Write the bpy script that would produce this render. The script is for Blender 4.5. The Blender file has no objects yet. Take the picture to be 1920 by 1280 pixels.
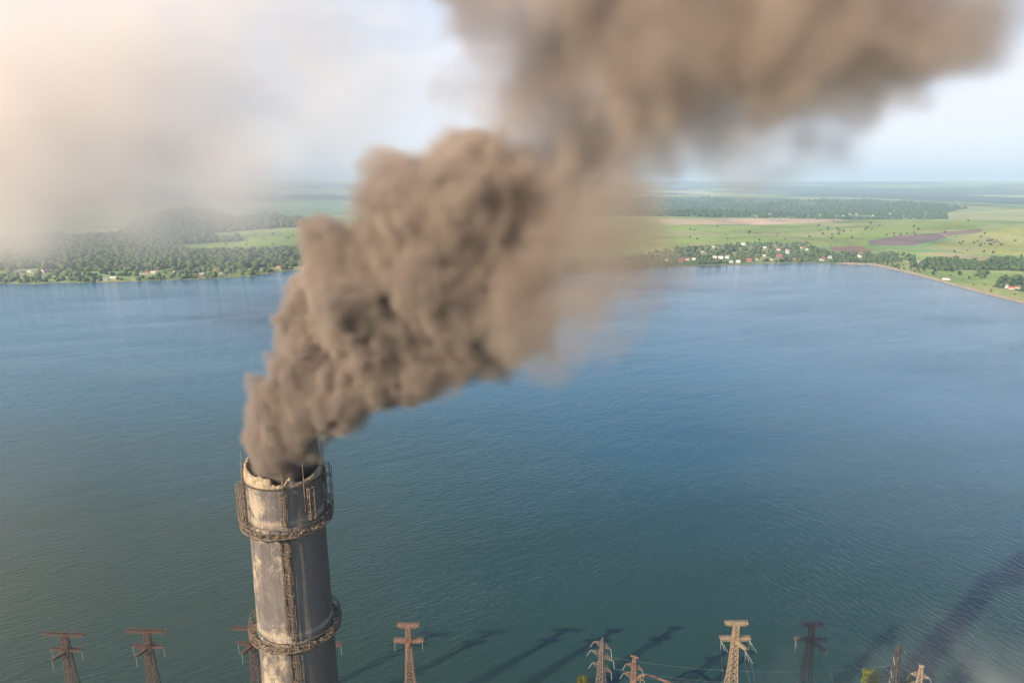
import bpy, math, random
import numpy as np
from mathutils import Vector

R = math.radians
S = bpy.context.scene
COL = S.collection
rng = random.Random(11)
nrs = np.random.RandomState(5)

# ------------------------------------------------------------------ camera, sky, sun, exposure
H = 200.0
PITCH = R(13.2)
CP, SP = math.cos(PITCH), math.sin(PITCH)
cam = bpy.data.cameras.new('camera')
cam.sensor_width = 36.0
cam.lens = 24.0
cam.clip_start = 1.0
cam.clip_end = 120000.0
camo = bpy.data.objects.new('camera', cam)
COL.objects.link(camo)
camo.location = (0, 0, H)
camo.rotation_euler = (R(90) - PITCH, 0, 0)
S.camera = camo

SUN_EL = R(25.5)
SUN_AZ = R(49.5)                 # shadows run 49.5 degrees to the right of straight ahead
to_sun = Vector((-math.sin(SUN_AZ) * math.cos(SUN_EL), -math.cos(SUN_AZ) * math.cos(SUN_EL), math.sin(SUN_EL)))

world = bpy.data.worlds.new('World')
S.world = world
world.use_nodes = True
wn, wl = world.node_tree.nodes, world.node_tree.links
wn.clear()
w_out = wn.new('ShaderNodeOutputWorld')
w_bg = wn.new('ShaderNodeBackground')
w_bg.inputs['Strength'].default_value = 0.088
w_sky = wn.new('ShaderNodeTexSky')
w_sky.sky_type = 'NISHITA'
w_sky.sun_disc = False
w_sky.sun_elevation = SUN_EL
w_sky.sun_rotation = math.atan2(to_sun.x, to_sun.y)
w_sky.altitude = 200
w_sky.air_density = 1.0
w_sky.dust_density = 0.6
w_sky.ozone_density = 2.5
# thin high cloud: noise over the direction, stretched towards the horizon as a flat layer would be
w_tc = wn.new('ShaderNodeTexCoord')
w_sep = wn.new('ShaderNodeSeparateXYZ')
wl.new(w_tc.outputs['Generated'], w_sep.inputs[0])
def wmath(op, a, b=None):
    n = wn.new('ShaderNodeMath'); n.operation = op
    for i, v in enumerate((a, b)):
        if v is None: continue
        if isinstance(v, (int, float)): n.inputs[i].default_value = v
        else: wl.new(v, n.inputs[i])
    return n.outputs[0]
w_z = wmath('MAXIMUM', w_sep.outputs[2], 0.0)
w_den = wmath('ADD', w_z, 0.10)
w_cx = wmath('DIVIDE', w_sep.outputs[0], w_den)
w_cy = wmath('DIVIDE', w_sep.outputs[1], w_den)
w_comb = wn.new('ShaderNodeCombineXYZ')
wl.new(w_cx, w_comb.inputs[0]); wl.new(w_cy, w_comb.inputs[1])
w_noise = wn.new('ShaderNodeTexNoise')
w_noise.inputs['Scale'].default_value = 1.3
w_noise.inputs['Detail'].default_value = 8.0
w_noise.inputs['Roughness'].default_value = 0.6
wl.new(w_comb.outputs[0], w_noise.inputs['Vector'])
w_ramp = wn.new('ShaderNodeValToRGB')
w_ramp.color_ramp.elements[0].position = 0.42
w_ramp.color_ramp.elements[1].position = 0.78
wl.new(w_noise.outputs['Fac'], w_ramp.inputs[0])
def wstep(v, a, b):
    n = wn.new('ShaderNodeMapRange'); n.interpolation_type = 'SMOOTHSTEP'
    n.inputs['From Min'].default_value = a; n.inputs['From Max'].default_value = b
    wl.new(v, n.inputs['Value']); return n.outputs[0]
w_hor = wmath('MULTIPLY', wstep(w_z, 0.36, 0.06), 0.97)
w_amt = wmath('MULTIPLY', wmath('MULTIPLY', w_ramp.outputs[0], 0.8), wmath('MAXIMUM', wmath('SUBTRACT', 1.0, wmath('MULTIPLY', w_z, 2.0)), 0.05))
# added cloud bank out of view at right, to brighten the lake's reflection
w_azr = wmath('ARCTAN2', w_sep.outputs[0], w_sep.outputs[1])
w_sheen = wmath('MULTIPLY', wmath('MULTIPLY', wstep(w_azr, R(16), R(42)), wstep(w_azr, R(80), R(56))), wmath('MULTIPLY', wstep(w_z, 0.15, 0.25), wstep(w_z, 0.46, 0.32)))
w_sheen = wmath('MULTIPLY', w_sheen, wmath('ADD', 0.45, wmath('MULTIPLY', w_noise.outputs['Fac'], 0.6)))
w_fac = wmath('MINIMUM', wmath('ADD', w_hor, w_amt), 0.95)
w_mix = wn.new('ShaderNodeMixRGB')
w_mix.inputs[2].default_value = (6.1, 6.05, 6.5, 1)
wl.new(w_fac, w_mix.inputs[0])
w_hs = wn.new('ShaderNodeHueSaturation')
w_hs.inputs['Saturation'].default_value = 1.25
wl.new(w_sky.outputs[0], w_hs.inputs['Color'])
wl.new(w_hs.outputs[0], w_mix.inputs[1])
w_mix2 = wn.new('ShaderNodeMixRGB')
w_mix2.inputs[2].default_value = (7.6, 8.6, 10.8, 1)
wl.new(w_sheen, w_mix2.inputs[0])
wl.new(w_mix.outputs[0], w_mix2.inputs[1])
wl.new(w_mix2.outputs[0], w_bg.inputs[0])
wl.new(w_bg.outputs[0], w_out.inputs[0])

sun = bpy.data.lights.new('sun', 'SUN')
sun.energy = 5.0
sun.angle = R(0.5)
sun.color = (1.0, 0.84, 0.62)
suno = bpy.data.objects.new('sun', sun)
COL.objects.link(suno)
suno.location = to_sun * 400
suno.rotation_euler = to_sun.to_track_quat('Z', 'Y').to_euler()

S.view_settings.view_transform = 'Standard'
S.view_settings.look = 'None'
S.view_settings.exposure = 0.92
S.view_settings.gamma = 1.0
S.view_settings.use_curve_mapping = False
cy = S.cycles
cy.max_bounces = 8
cy.diffuse_bounces = 2
cy.glossy_bounces = 2
cy.transparent_max_bounces = 8
cy.volume_bounces = 4
cy.volume_step_rate = 1.0
cy.volume_max_steps = 512
cy.use_denoising = True
cy.use_adaptive_sampling = True
cy.adaptive_threshold = 0.02
cy.caustics_reflective = False
cy.caustics_refractive = False

# ------------------------------------------------------------------ helpers
def tag(o, label=None, cat=None, group=None, kind=None):
    if label: o['label'] = label
    if cat: o['category'] = cat
    if group: o['group'] = group
    if kind: o['kind'] = kind
    return o

def empty(name, loc, rz=0.0):
    o = bpy.data.objects.new(name, None)
    COL.objects.link(o)
    o.empty_display_size = 0.5
    o.location = loc
    o.rotation_euler = (0, 0, rz)
    return o

class MB:
    """collects verts and faces and links them as one mesh object"""
    def __init__(s):
        s.v = []; s.f = []; s.sm = []
    def add(s, verts, faces, smooth=False):
        b = len(s.v)
        s.v.extend(tuple(p) for p in verts)
        s.f.extend(tuple(b + i for i in q) for q in faces)
        s.sm.extend([smooth] * len(faces))
    def bar(s, p0, p1, w=0.2, h=None, up=(0, 0, 1)):
        h = h or w
        p0, p1 = Vector(p0), Vector(p1)
        d = (p1 - p0)
        if d.length < 1e-6: return
        d.normalize()
        u = Vector(up)
        if abs(d.dot(u)) > 0.98: u = Vector((1, 0, 0))
        a = d.cross(u).normalized() * (w / 2)
        b = a.cross(d).normalized() * (h / 2)
        vs = [p + i * a + j * b for p in (p0, p1) for i, j in ((-1, -1), (1, -1), (1, 1), (-1, 1))]
        s.add(vs, [(0, 1, 2, 3), (7, 6, 5, 4), (0, 4, 5, 1), (1, 5, 6, 2), (2, 6, 7, 3), (3, 7, 4, 0)])
    def box(s, lo, hi):
        x0, y0, z0 = lo; x1, y1, z1 = hi
        s.add([(x0, y0, z0), (x1, y0, z0), (x1, y1, z0), (x0, y1, z0), (x0, y0, z1), (x1, y0, z1), (x1, y1, z1), (x0, y1, z1)],
              [(3, 2, 1, 0), (4, 5, 6, 7), (0, 1, 5, 4), (1, 2, 6, 5), (2, 3, 7, 6), (3, 0, 4, 7)])
    def tube(s, pts, rads, n=8, cap=True, smooth=True):
        pts = [Vector(p) for p in pts]
        rings = []
        for i, p in enumerate(pts):
            d = (pts[min(i + 1, len(pts) - 1)] - pts[max(i - 1, 0)]).normalized()
            u = Vector((0, 0, 1)) if abs(d.z) < 0.9 else Vector((1, 0, 0))
            a = d.cross(u).normalized(); b = a.cross(d)
            r = rads[i] if hasattr(rads, '__len__') else rads
            rings.append([p + r * (math.cos(t) * a + math.sin(t) * b) for t in (2 * math.pi * k / n for k in range(n))])
        vs = [q for rr in rings for q in rr]
        fs = []
        for i in range(len(pts) - 1):
            for k in range(n):
                k2 = (k + 1) % n
                fs.append((i * n + k, i * n + k2, (i + 1) * n + k2, (i + 1) * n + k))
        if cap:
            fs.append(tuple(range(n - 1, -1, -1)))
            fs.append(tuple((len(pts) - 1) * n + k for k in range(n)))
        s.add(vs, fs, smooth)
    def build(s, name, mat, parent=None):
        me = bpy.data.meshes.new(name)
        me.from_pydata(s.v, [], s.f)
        if any(s.sm):
            me.polygons.foreach_set('use_smooth', s.sm)
        me.update()
        o = bpy.data.objects.new(name, me)
        COL.objects.link(o)
        if mat: me.materials.append(mat)
        if parent: o.parent = parent
        return o

def mesh_np(name, v, f, mat, parent=None, smooth=False):
    """v: n x 3, f: m x k arrays"""
    me = bpy.data.meshes.new(name)
    v = np.asarray(v, np.float32); f = np.asarray(f, np.int32)
    k = f.shape[1]
    me.vertices.add(len(v)); me.vertices.foreach_set('co', v.ravel())
    me.loops.add(f.size); me.loops.foreach_set('vertex_index', f.ravel())
    me.polygons.add(len(f))
    me.polygons.foreach_set('loop_start', np.arange(0, f.size, k, dtype=np.int32))
    if smooth: me.polygons.foreach_set('use_smooth', np.ones(len(f), bool))
    me.update(calc_edges=True); me.validate()
    o = bpy.data.objects.new(name, me)
    COL.objects.link(o)
    if mat: me.materials.append(mat)
    if parent: o.parent = parent
    return o

def copy_tree(o, parent=None):
    c = o.copy(); COL.objects.link(c); c.parent = parent
    for ch in list(o.children): copy_tree(ch, c)
    return c

# material helpers
class NT:
    def __init__(s, name):
        s.m = bpy.data.materials.new(name); s.m.use_nodes = True
        s.n, s.l = s.m.node_tree.nodes, s.m.node_tree.links
        s.n.clear()
        s.out = s.n.new('ShaderNodeOutputMaterial')
    def new(s, t, **kw):
        n = s.n.new(t)
        for k, v in kw.items():
            if hasattr(n, k) and k not in n.inputs: setattr(n, k, v)
            else: s.set(n, k, v)
        return n
    def set(s, n, k, v):
        if hasattr(v, 'is_output') or isinstance(v, bpy.types.NodeSocket): s.l.new(v, n.inputs[k])
        else: n.inputs[k].default_value = v
    def math(s, op, a, b=0.0, clamp=False):
        n = s.n.new('ShaderNodeMath'); n.operation = op; n.use_clamp = clamp
        s.set(n, 0, a); s.set(n, 1, b)
        return n.outputs[0]
    def mix(s, f, a, b, mode='MIX'):
        n = s.n.new('ShaderNodeMixRGB'); n.blend_type = mode
        for i, v in enumerate((f, a, b)):
            s.set(n, i, v if not isinstance(v, tuple) or len(v) == 4 else (*v, 1))
        return n.outputs[0]
    def noise(s, vec=None, scale=1.0, detail=4.0, rough=0.55, dist=0.0):
        n = s.n.new('ShaderNodeTexNoise')
        n.inputs['Scale'].default_value = scale; n.inputs['Detail'].default_value = detail
        n.inputs['Roughness'].default_value = rough; n.inputs['Distortion'].default_value = dist
        if vec is not None: s.l.new(vec, n.inputs['Vector'])
        return n.outputs['Fac']
    def ramp(s, f, *stops):
        n = s.n.new('ShaderNodeValToRGB'); e = n.color_ramp.elements
        while len(e) < len(stops): e.new(0.5)
        for el, (p, c) in zip(e, stops):
            el.position = p
            el.color = (c, c, c, 1) if isinstance(c, (int, float)) else (*c, 1)
        s.l.new(f, n.inputs[0])
        return n.outputs[0]
    def coord(s, which='Object'):
        return s.n.new('ShaderNodeTexCoord').outputs[which]
    def geo(s): return s.n.new('ShaderNodeNewGeometry').outputs['Position']
    def mapping(s, vec, scale=(1, 1, 1), rot=(0, 0, 0), loc=(0, 0, 0)):
        n = s.n.new('ShaderNodeMapping')
        n.inputs['Scale'].default_value = scale; n.inputs['Rotation'].default_value = rot; n.inputs['Location'].default_value = loc
        s.l.new(vec, n.inputs['Vector'])
        return n.outputs[0]
    def principled(s, color, rough=0.8, bump=None, bump_s=0.3, bump_d=0.1, **kw):
        p = s.n.new('ShaderNodeBsdfPrincipled')
        s.set(p, 'Base Color', color if not isinstance(color, tuple) or len(color) == 4 else (*color, 1))
        s.set(p, 'Roughness', rough)
        for k, v in kw.items(): s.set(p, k.replace('_', ' '), v)
        if bump is not None:
            b = s.n.new('ShaderNodeBump')
            b.inputs['Strength'].default_value = bump_s; b.inputs['Distance'].default_value = bump_d
            s.l.new(bump, b.inputs['Height']); s.l.new(b.outputs[0], p.inputs['Normal'])
        s.l.new(p.outputs[0], s.out.inputs['Surface'])
        return s.m

# pixel (1920 x 1280 survey of the photograph) -> ray -> place on the ground
def ray(px, py):
    x, y = (px - 960) / 1280.0, (py - 640) / 1280.0
    return (x, CP - y * SP, -(y * CP + SP))          # per metre of depth
def on_plane(px, py, z=0.0):
    d = ray(px, py); t = (z - H) / d[2]
    return (d[0] * t, d[1] * t)
def at_Y(px, py, Y):
    d = ray(px, py); t = Y / d[1]
    return Vector((d[0] * t, Y, H + d[2] * t)), t

# ------------------------------------------------------------------ noise on arrays
def _h2(ix, iy, seed):
    n = (ix.astype(np.int64) * 374761393 + iy.astype(np.int64) * 668265263 + seed * 1442695041) & 0x7fffffff
    n = ((n ^ (n >> 13)) * 1274126177) & 0x7fffffff
    return ((n ^ (n >> 16)) & 0xffff) / 65535.0
def vnoise2(x, y, seed=0):
    x = np.asarray(x, float); y = np.asarray(y, float)
    ix, iy = np.floor(x), np.floor(y)
    fx, fy = x - ix, y - iy
    fx = fx * fx * (3 - 2 * fx); fy = fy * fy * (3 - 2 * fy)
    a, b = _h2(ix, iy, seed), _h2(ix + 1, iy, seed)
    c, d = _h2(ix, iy + 1, seed), _h2(ix + 1, iy + 1, seed)
    return (a * (1 - fx) + b * fx) * (1 - fy) + (c * (1 - fx) + d * fx) * fy
def fbm2(x, y, seed=0, o=4):
    s, a, t = 0.0, 1.0, 0.0
    for k in range(o):
        s = s + a * vnoise2(x * 2 ** k + 17.3 * k, y * 2 ** k - 9.1 * k, seed + k); t += a; a *= 0.5
    return s / t
def sstep(a, b, x):
    t = np.clip((np.asarray(x, float) - a) / (b - a), 0, 1)
    return t * t * (3 - 2 * t)

# ------------------------------------------------------------------ lie of the land
SHORE_PX = [(-900, 556), (-400, 541), (-120, 533), (0, 531), (60, 532), (130, 530), (200, 529), (270, 527), (330, 524.5), (400, 522), (470, 518), (505, 513), (545, 508), (600, 506),
            (700, 510), (800, 514), (900, 516), (1000, 515), (1100, 512), (1150, 510), (1190, 506.5), (1230, 502.5), (1320, 498.5), (1380, 497), (1450, 494),
            (1500, 493), (1560, 494), (1640, 497), (1690, 508), (1740, 521), (1800, 538), (1860, 553), (1920, 569), (2060, 606), (2300, 668), (2700, 760)]
SHORE = np.array([on_plane(*p) for p in SHORE_PX])
SH_AZ = np.arctan2(SHORE[:, 0], SHORE[:, 1]); SH_R = np.hypot(SHORE[:, 0], SHORE[:, 1])
def shore_r(az):
    w = np.asarray(az)
    return np.interp(w, SH_AZ, SH_R) * (1 + 0.006 * (vnoise2(w * 160, w * 0, 3) - 0.5) + 0.003 * (vnoise2(w * 700, w * 0, 4) - 0.5))
def height(X, Y):
    X = np.asarray(X, float); Y = np.asarray(Y, float)
    az = np.arctan2(X, Y); D = np.hypot(X, Y)
    s = D - shore_r(az)
    left = sstep(0.0, -0.35, az)
    h = np.where(s > 0, 0.7 + 2.5 * sstep(0, 60, s), np.maximum(-4.0, s * 0.25))
    roll = fbm2(X / 900 + 3.7, Y / 900 + 1.2, 21, 4)
    h = h + sstep(60, 700, s) * (18 + 16 * left) * roll
    h = h + sstep(900, 5000, s) * 50 * fbm2(X / 2200, Y / 2200 + 5, 31, 4)
    h = h + 42 * np.exp(-(((X - 1760) / 520) ** 2 + ((Y - 2480) / 420) ** 2)) * sstep(60, 500, s) + 40 * np.exp(-(((X + 640) / 620) ** 2 + ((Y - 2750) / 480) ** 2)) * sstep(60, 500, s)
    h = h + 36 * np.exp(-(((X - 900) / 700) ** 2 + ((Y - 3400) / 500) ** 2)) * (.6 + .8 * fbm2(X / 420, Y / 420, 51, 3))
    h = h + sstep(9000, 21000, D) * (105 + 100 * fbm2(X / 5200 + 2, Y / 5200, 41, 4))
    return h
def at(px, py):
    """where the line of sight through a survey point meets the land"""
    d = ray(px, py)
    t0 = H / -d[2] if d[2] < -1e-4 else 60000.0
    ts = np.linspace(min(t0, 40000) * 0.35, min(t0, 40000), 500)
    z = H + d[2] * ts
    hh = height(d[0] * ts, d[1] * ts)
    i = int(np.argmax(z <= hh)) or len(ts) - 1
    a, b = ts[i - 1], ts[i]
    za, zb = z[i - 1] - hh[i - 1], z[i] - hh[i]
    t = a + (b - a) * (za / (za - zb) if za != zb else 1)
    return d[0] * t, d[1] * t, float(height(d[0] * t, d[1] * t))

def project(X, Y, Z):
    dy = Y; dz = Z - H
    f = dy * CP - dz * SP
    u = dy * SP + dz * CP
    return 960 + 1280 * X / f, 640 - 1280 * u / f

def inside(poly, x, y):
    c = np.zeros(x.shape, bool)
    n = len(poly)
    for i in range(n):
        x0, y0 = poly[i]; x1, y1 = poly[(i + 1) % n]
        if y0 == y1: continue
        c ^= ((y0 > y) != (y1 > y)) & (x < (x1 - x0) * (y - y0) / (y1 - y0) + x0)
    return c
LZ = lambda pts: [(x * 0.3646, 320 + y * 0.3645) for x, y in pts]
RZ = lambda pts: [(1180 + x * 0.3854, 320 + y * 0.3852) for x, y in pts]

# survey of the fields and woods on the far shore (outlines on the photograph, laid on the land by at())
F_LEFT = LZ([(-700, 590), (-700, 350), (-50, 345), (100, 350), (280, 332), (560, 326), (700, 316), (1090, 316), (1108, 338), (1130, 366), (900, 384), (810, 392), (930, 414), (1050, 408), (1300, 414),
             (1500, 404), (1700, 372), (1700, 500), (1480, 492), (1300, 500), (900, 500), (700, 520), (450, 515), (200, 505), (0, 512)])
F_LEFT2 = LZ([(1130, 366), (1150, 345), (1260, 344), (1240, 362), (1180, 372)])
F_BAND = LZ([(640, 312), (700, 262), (860, 205), (960, 192), (1120, 205), (1210, 240), (1340, 222), (1500, 240), (1700, 276), (1690, 286), (1500, 291), (1340, 300), (1170, 318), (1000, 316)])
MEADOW_L = LZ([(780, 392), (1080, 378), (1150, 328), (1330, 304), (2000, 284), (2000, 400), (1300, 430), (1050, 420), (930, 425)])
TEAL_L = LZ([(1150, 215), (1050, 185), (1500, 148), (2050, 160), (2050, 290), (1700, 282), (1340, 225)])
TAN_L = LZ([(150, 350), (330, 318), (480, 302), (700, 296), (860, 316), (560, 326), (280, 336)])
F_VILL = RZ([(-700, 480), (-400, 430), (40, 420), (200, 382), (430, 362), (560, 352), (870, 352), (960, 398), (1130, 402), (1340, 404), (1430, 440), (1250, 452), (1000, 448), (650, 446), (200, 462), (40, 480)])
MEADOW_R = RZ([(-500, 265), (320, 263), (870, 256), (1100, 240), (1720, 236), (1720, 292), (1500, 302), (1170, 332), (1165, 372), (970, 372), (650, 345), (200, 385), (-500, 420)])
TAN_R = RZ([(150, 236), (500, 232), (900, 236), (1080, 238), (870, 257), (600, 262), (150, 264)])
F_FAR = RZ([(-400, 140), (0, 128), (400, 130), (700, 150), (960, 140), (1100, 136), (1400, 150), (1640, 184), (1540, 205), (1545, 236), (1100, 239), (900, 234), (600, 230), (330, 224), (-400, 218)])
BROWN_1 = RZ([(1165, 342), (1320, 318), (1500, 305), (1545, 325), (1390, 364), (1180, 364)])
BROWN_2 = RZ([(975, 372), (1090, 365), (1200, 386), (1110, 399), (990, 393)])
BROWN_3 = RZ([(1500, 301), (1720, 284), (1720, 300), (1545, 320)])
HILL_R = RZ([(1465, 366), (1700, 302), (1930, 274), (2400, 250), (2400, 440), (1640, 402)])
BELT_R = RZ([(1370, 452), (1480, 430), (1720, 447), (1760, 424), (1930, 436), (2300, 450), (2300, 500), (1930, 488), (1720, 482), (1540, 490), (1390, 472)])
CLUMP_R = RZ([(1770, 566), (1800, 535), (1850, 518), (1930, 528), (2300, 600), (2300, 660), (1930, 590), (1840, 574)])
CLUMP_R2 = RZ([(1680, 520), (1690, 488), (1740, 490), (1760, 515), (1720, 524)])
YELLOW_R = RZ([(1550, 210), (1800, 190), (2300, 170), (2300, 260), (1720, 240), (1550, 235)])
OCHRE_R = RZ([(1190, 388), (1650, 404), (1900, 440), (1700, 440), (1440, 420), (1330, 398)])

def land_colours(X, Y, Z):
    px, py = project(X, Y, Z)
    D = np.hypot(X, Y)
    jx = px + (fbm2(X / 60, Y / 60, 61, 3) - 0.5) * 16 * np.clip(1800 / D, 0.1, 1)
    jy = py + (fbm2(X / 90, Y / 90, 67, 3) - 0.5) * 5 * np.clip(1800 / D, 0.1, 1)
    n = len(X)
    col = np.zeros((n, 3))
    # patchwork of fields farther off: strips of differing crops
    ang = 0.35
    u = (X * math.cos(ang) + Y * math.sin(ang)); v = (-X * math.sin(ang) + Y * math.cos(ang))
    wob = (fbm2(X / 1800, Y / 1800, 71, 3) - 0.5)
    cell = np.floor(u / 900 + wob * 2.2) * 131 + np.floor(v / 1300 + wob * 1.6) * 57
    pick = _h2(cell, cell * 0 + 3, 9)
    pal = np.array([(.105, .165, .045), (.13, .19, .06), (.09, .15, .06), (.21, .22, .11), (.035, .06, .03), (.10, .17, .05), (.26, .22, .13), (.045, .07, .035)])
    col[:] = pal[np.clip((pick * len(pal)).astype(int), 0, len(pal) - 1)]
    woods = fbm2(X / 1500 + 8, Y / 2600, 77, 5)
    far = sstep(4500, 7000, D)
    wmask = sstep(0.50, 0.56, woods) * far
    col = col * (1 - wmask[:, None]) + np.array((.022, .04, .025)) * wmask[:, None]
    near = D < 5200
    col[near] = (.105, .17, .045)
    def paint(poly, c, w=1.0):
        m = inside(poly, jx, jy)
        col[m] = col[m] * (1 - w) + np.array(c) * w
    paint(TEAL_L, (.085, .17, .08)); paint(MEADOW_L, (.135, .185, .034)); paint(TAN_L, (.23, .19, .10))
    paint(YELLOW_R, (.20, .21, .08)); paint(MEADOW_R, (.135, .175, .034)); paint(HILL_R, (.18, .19, .04)); paint(OCHRE_R, (.22, .19, .085))
    paint(TAN_R, (.30, .21, .14)); paint(BROWN_1, (.105, .07, .065)); paint(BROWN_2, (.15, .085, .065)); paint(BROWN_3, (.13, .09, .07))
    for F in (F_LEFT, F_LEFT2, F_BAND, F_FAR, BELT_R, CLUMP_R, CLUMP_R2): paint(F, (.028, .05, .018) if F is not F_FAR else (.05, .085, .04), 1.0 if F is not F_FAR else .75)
    paint(F_VILL, (.085, .12, .04))
    s = D - shore_r(np.arctan2(X, Y))
    strip = (s > 0) & (s < 75) & (px < 620)
    col[strip] = (.13, .17, .05)
    low = (s > 0) & (s < 420) & (px > 1660)
    mm = low & ~inside(BELT_R, jx, jy) & ~inside(CLUMP_R, jx, jy)
    col[mm] = (.14, .19, .05)
    # paler worn grass, gullies and tracks in the meadows
    def track(pts, w, c):
        for (x0, y0), (x1, y1) in zip(pts, pts[1:]):
            dx, dy = x1 - x0, y1 - y0
            q = np.clip(((px - x0) * dx + (py - y0) * dy * 9) / (dx * dx + dy * dy * 9), 0, 1)
            m = np.hypot(px - x0 - q * dx, (py - y0 - q * dy) * 3) < w
            col[m] = c
    for tr in (RZ([(1520, 480), (1640, 486), (1830, 492), (1930, 500)]), RZ([(500, 415), (560, 428), (600, 446)]), RZ([(1000, 410), (1200, 392), (1470, 376), (1490, 388), (1640, 410), (1930, 446)]), RZ([(640, 300), (760, 330), (960, 352), (1110, 366)]),
               RZ([(1590, 145), (1606, 166)]), RZ([(1240, 452), (1420, 440), (1540, 452)]), LZ([(300, 545), (520, 540), (700, 545), (900, 524), (1100, 515)]), LZ([(1150, 330), (1500, 300), (1900, 292)])):
        track(tr, 1.6, (.24, .20, .12))
    g = fbm2(X / 130, Y / 130, 81, 5)
    col *= (0.52 + 0.96 * g)[:, None]
    dry = sstep(0.48, 0.66, fbm2(X / 210 + 4, Y / 160, 83, 4)) * 0.5 * (col[:, 1] > .12)
    col = col * (1 - dry[:, None]) + np.array((.24, .21, .10)) * dry[:, None]
    bed = s < -2
    col *= 1.65
    col[bed] = (.05, .06, .04)
    bank = (s > -6) & (s < 9)
    col[bank] = col[bank] * 0.4 + np.array((.22, .18, .11)) * 0.6
    return col

def land_material():
    t = NT('land')
    a = t.n.new('ShaderNodeVertexColor'); a.layer_name = 'field'
    p = t.geo()
    fine = t.noise(p, 0.11, 6, 0.65)
    k = t.ramp(fine, (0.25, 0.62), (0.75, 1.32))
    c = t.mix(1.0, a.outputs[0], k, 'MULTIPLY')
    return t.principled(c, 0.95, bump=t.noise(p, 0.05, 6, 0.7), bump_s=0.6, bump_d=3.0, Specular_IOR_Level=0.1)
LAND = land_material()

NA, NR = 1000, 620
az = np.linspace(-1.02, 1.02, NA)
tau = np.linspace(H / 560.0, H / 42000.0, NR)
# rows crowd towards the far shore so that its line keeps its shape
tau = np.unique(np.concatenate([np.linspace(.36, .17, 90), np.linspace(.17, .02, 430), np.linspace(.02, H / 45000., 110)]))[::-1]
NR = len(tau)
AZ, DD = np.meshgrid(az, H / tau)
TX, TY = (DD * np.sin(AZ)).ravel(), (DD * np.cos(AZ)).ravel()
TZ = height(TX, TY)
idx = np.arange(NA * NR).reshape(NR, NA)
quads = np.stack([idx[:-1, :-1], idx[:-1, 1:], idx[1:, 1:], idx[1:, :-1]], -1).reshape(-1, 4)
terrain = mesh_np('terrain', np.stack([TX, TY, TZ], 1), quads, LAND, smooth=True)
tag(terrain, 'green rolling farmland, meadows and ploughed fields beyond the lake', 'land', kind='structure')
lc = np.ones((NA * NR, 4), np.float32); lc[:, :3] = land_colours(TX, TY, TZ)
at_ = terrain.data.attributes.new('field', 'FLOAT_COLOR', 'POINT')
at_.data.foreach_set('color', lc.ravel())

# near bank, where the pylons stand, and the lake bed under the water
def bank_material():
    t = NT('bank_grass')
    p = t.geo()
    c = t.ramp(t.noise(p, 0.08, 6, 0.65), (0.3, (.05, .07, .025)), (0.55, (.09, .12, .04)), (0.75, (.20, .17, .10)))
    return t.principled(c, 0.95, bump=t.noise(p, 0.6, 5), bump_s=0.6, bump_d=0.4)
BANK = bank_material()
def bank_edge(x): return 233.0 + 3.0 * math.sin(x * 0.013) + 1.5 * math.sin(x * 0.047 + 1)
bm_ = MB()
xs = list(range(-2600, 2601, 20))
rows = []
for x in xs:
    e = bank_edge(x)
    rows += [(x, -900, 2.2), (x, 60, 2.2), (x, e - 14, 2.1), (x, e - 4, 1.5), (x, e + 2, -0.4), (x, e + 60, -4.0), (x, e + 420, -4.5)]
bm_.add(rows, [(7 * i + k, 7 * (i + 1) + k, 7 * (i + 1) + k + 1, 7 * i + k + 1) for i in range(len(xs) - 1) for k in range(6)], True)
tag(bm_.build('shore_ground', BANK), 'grassy near bank of the lake under the pylons', 'ground', kind='structure')

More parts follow.
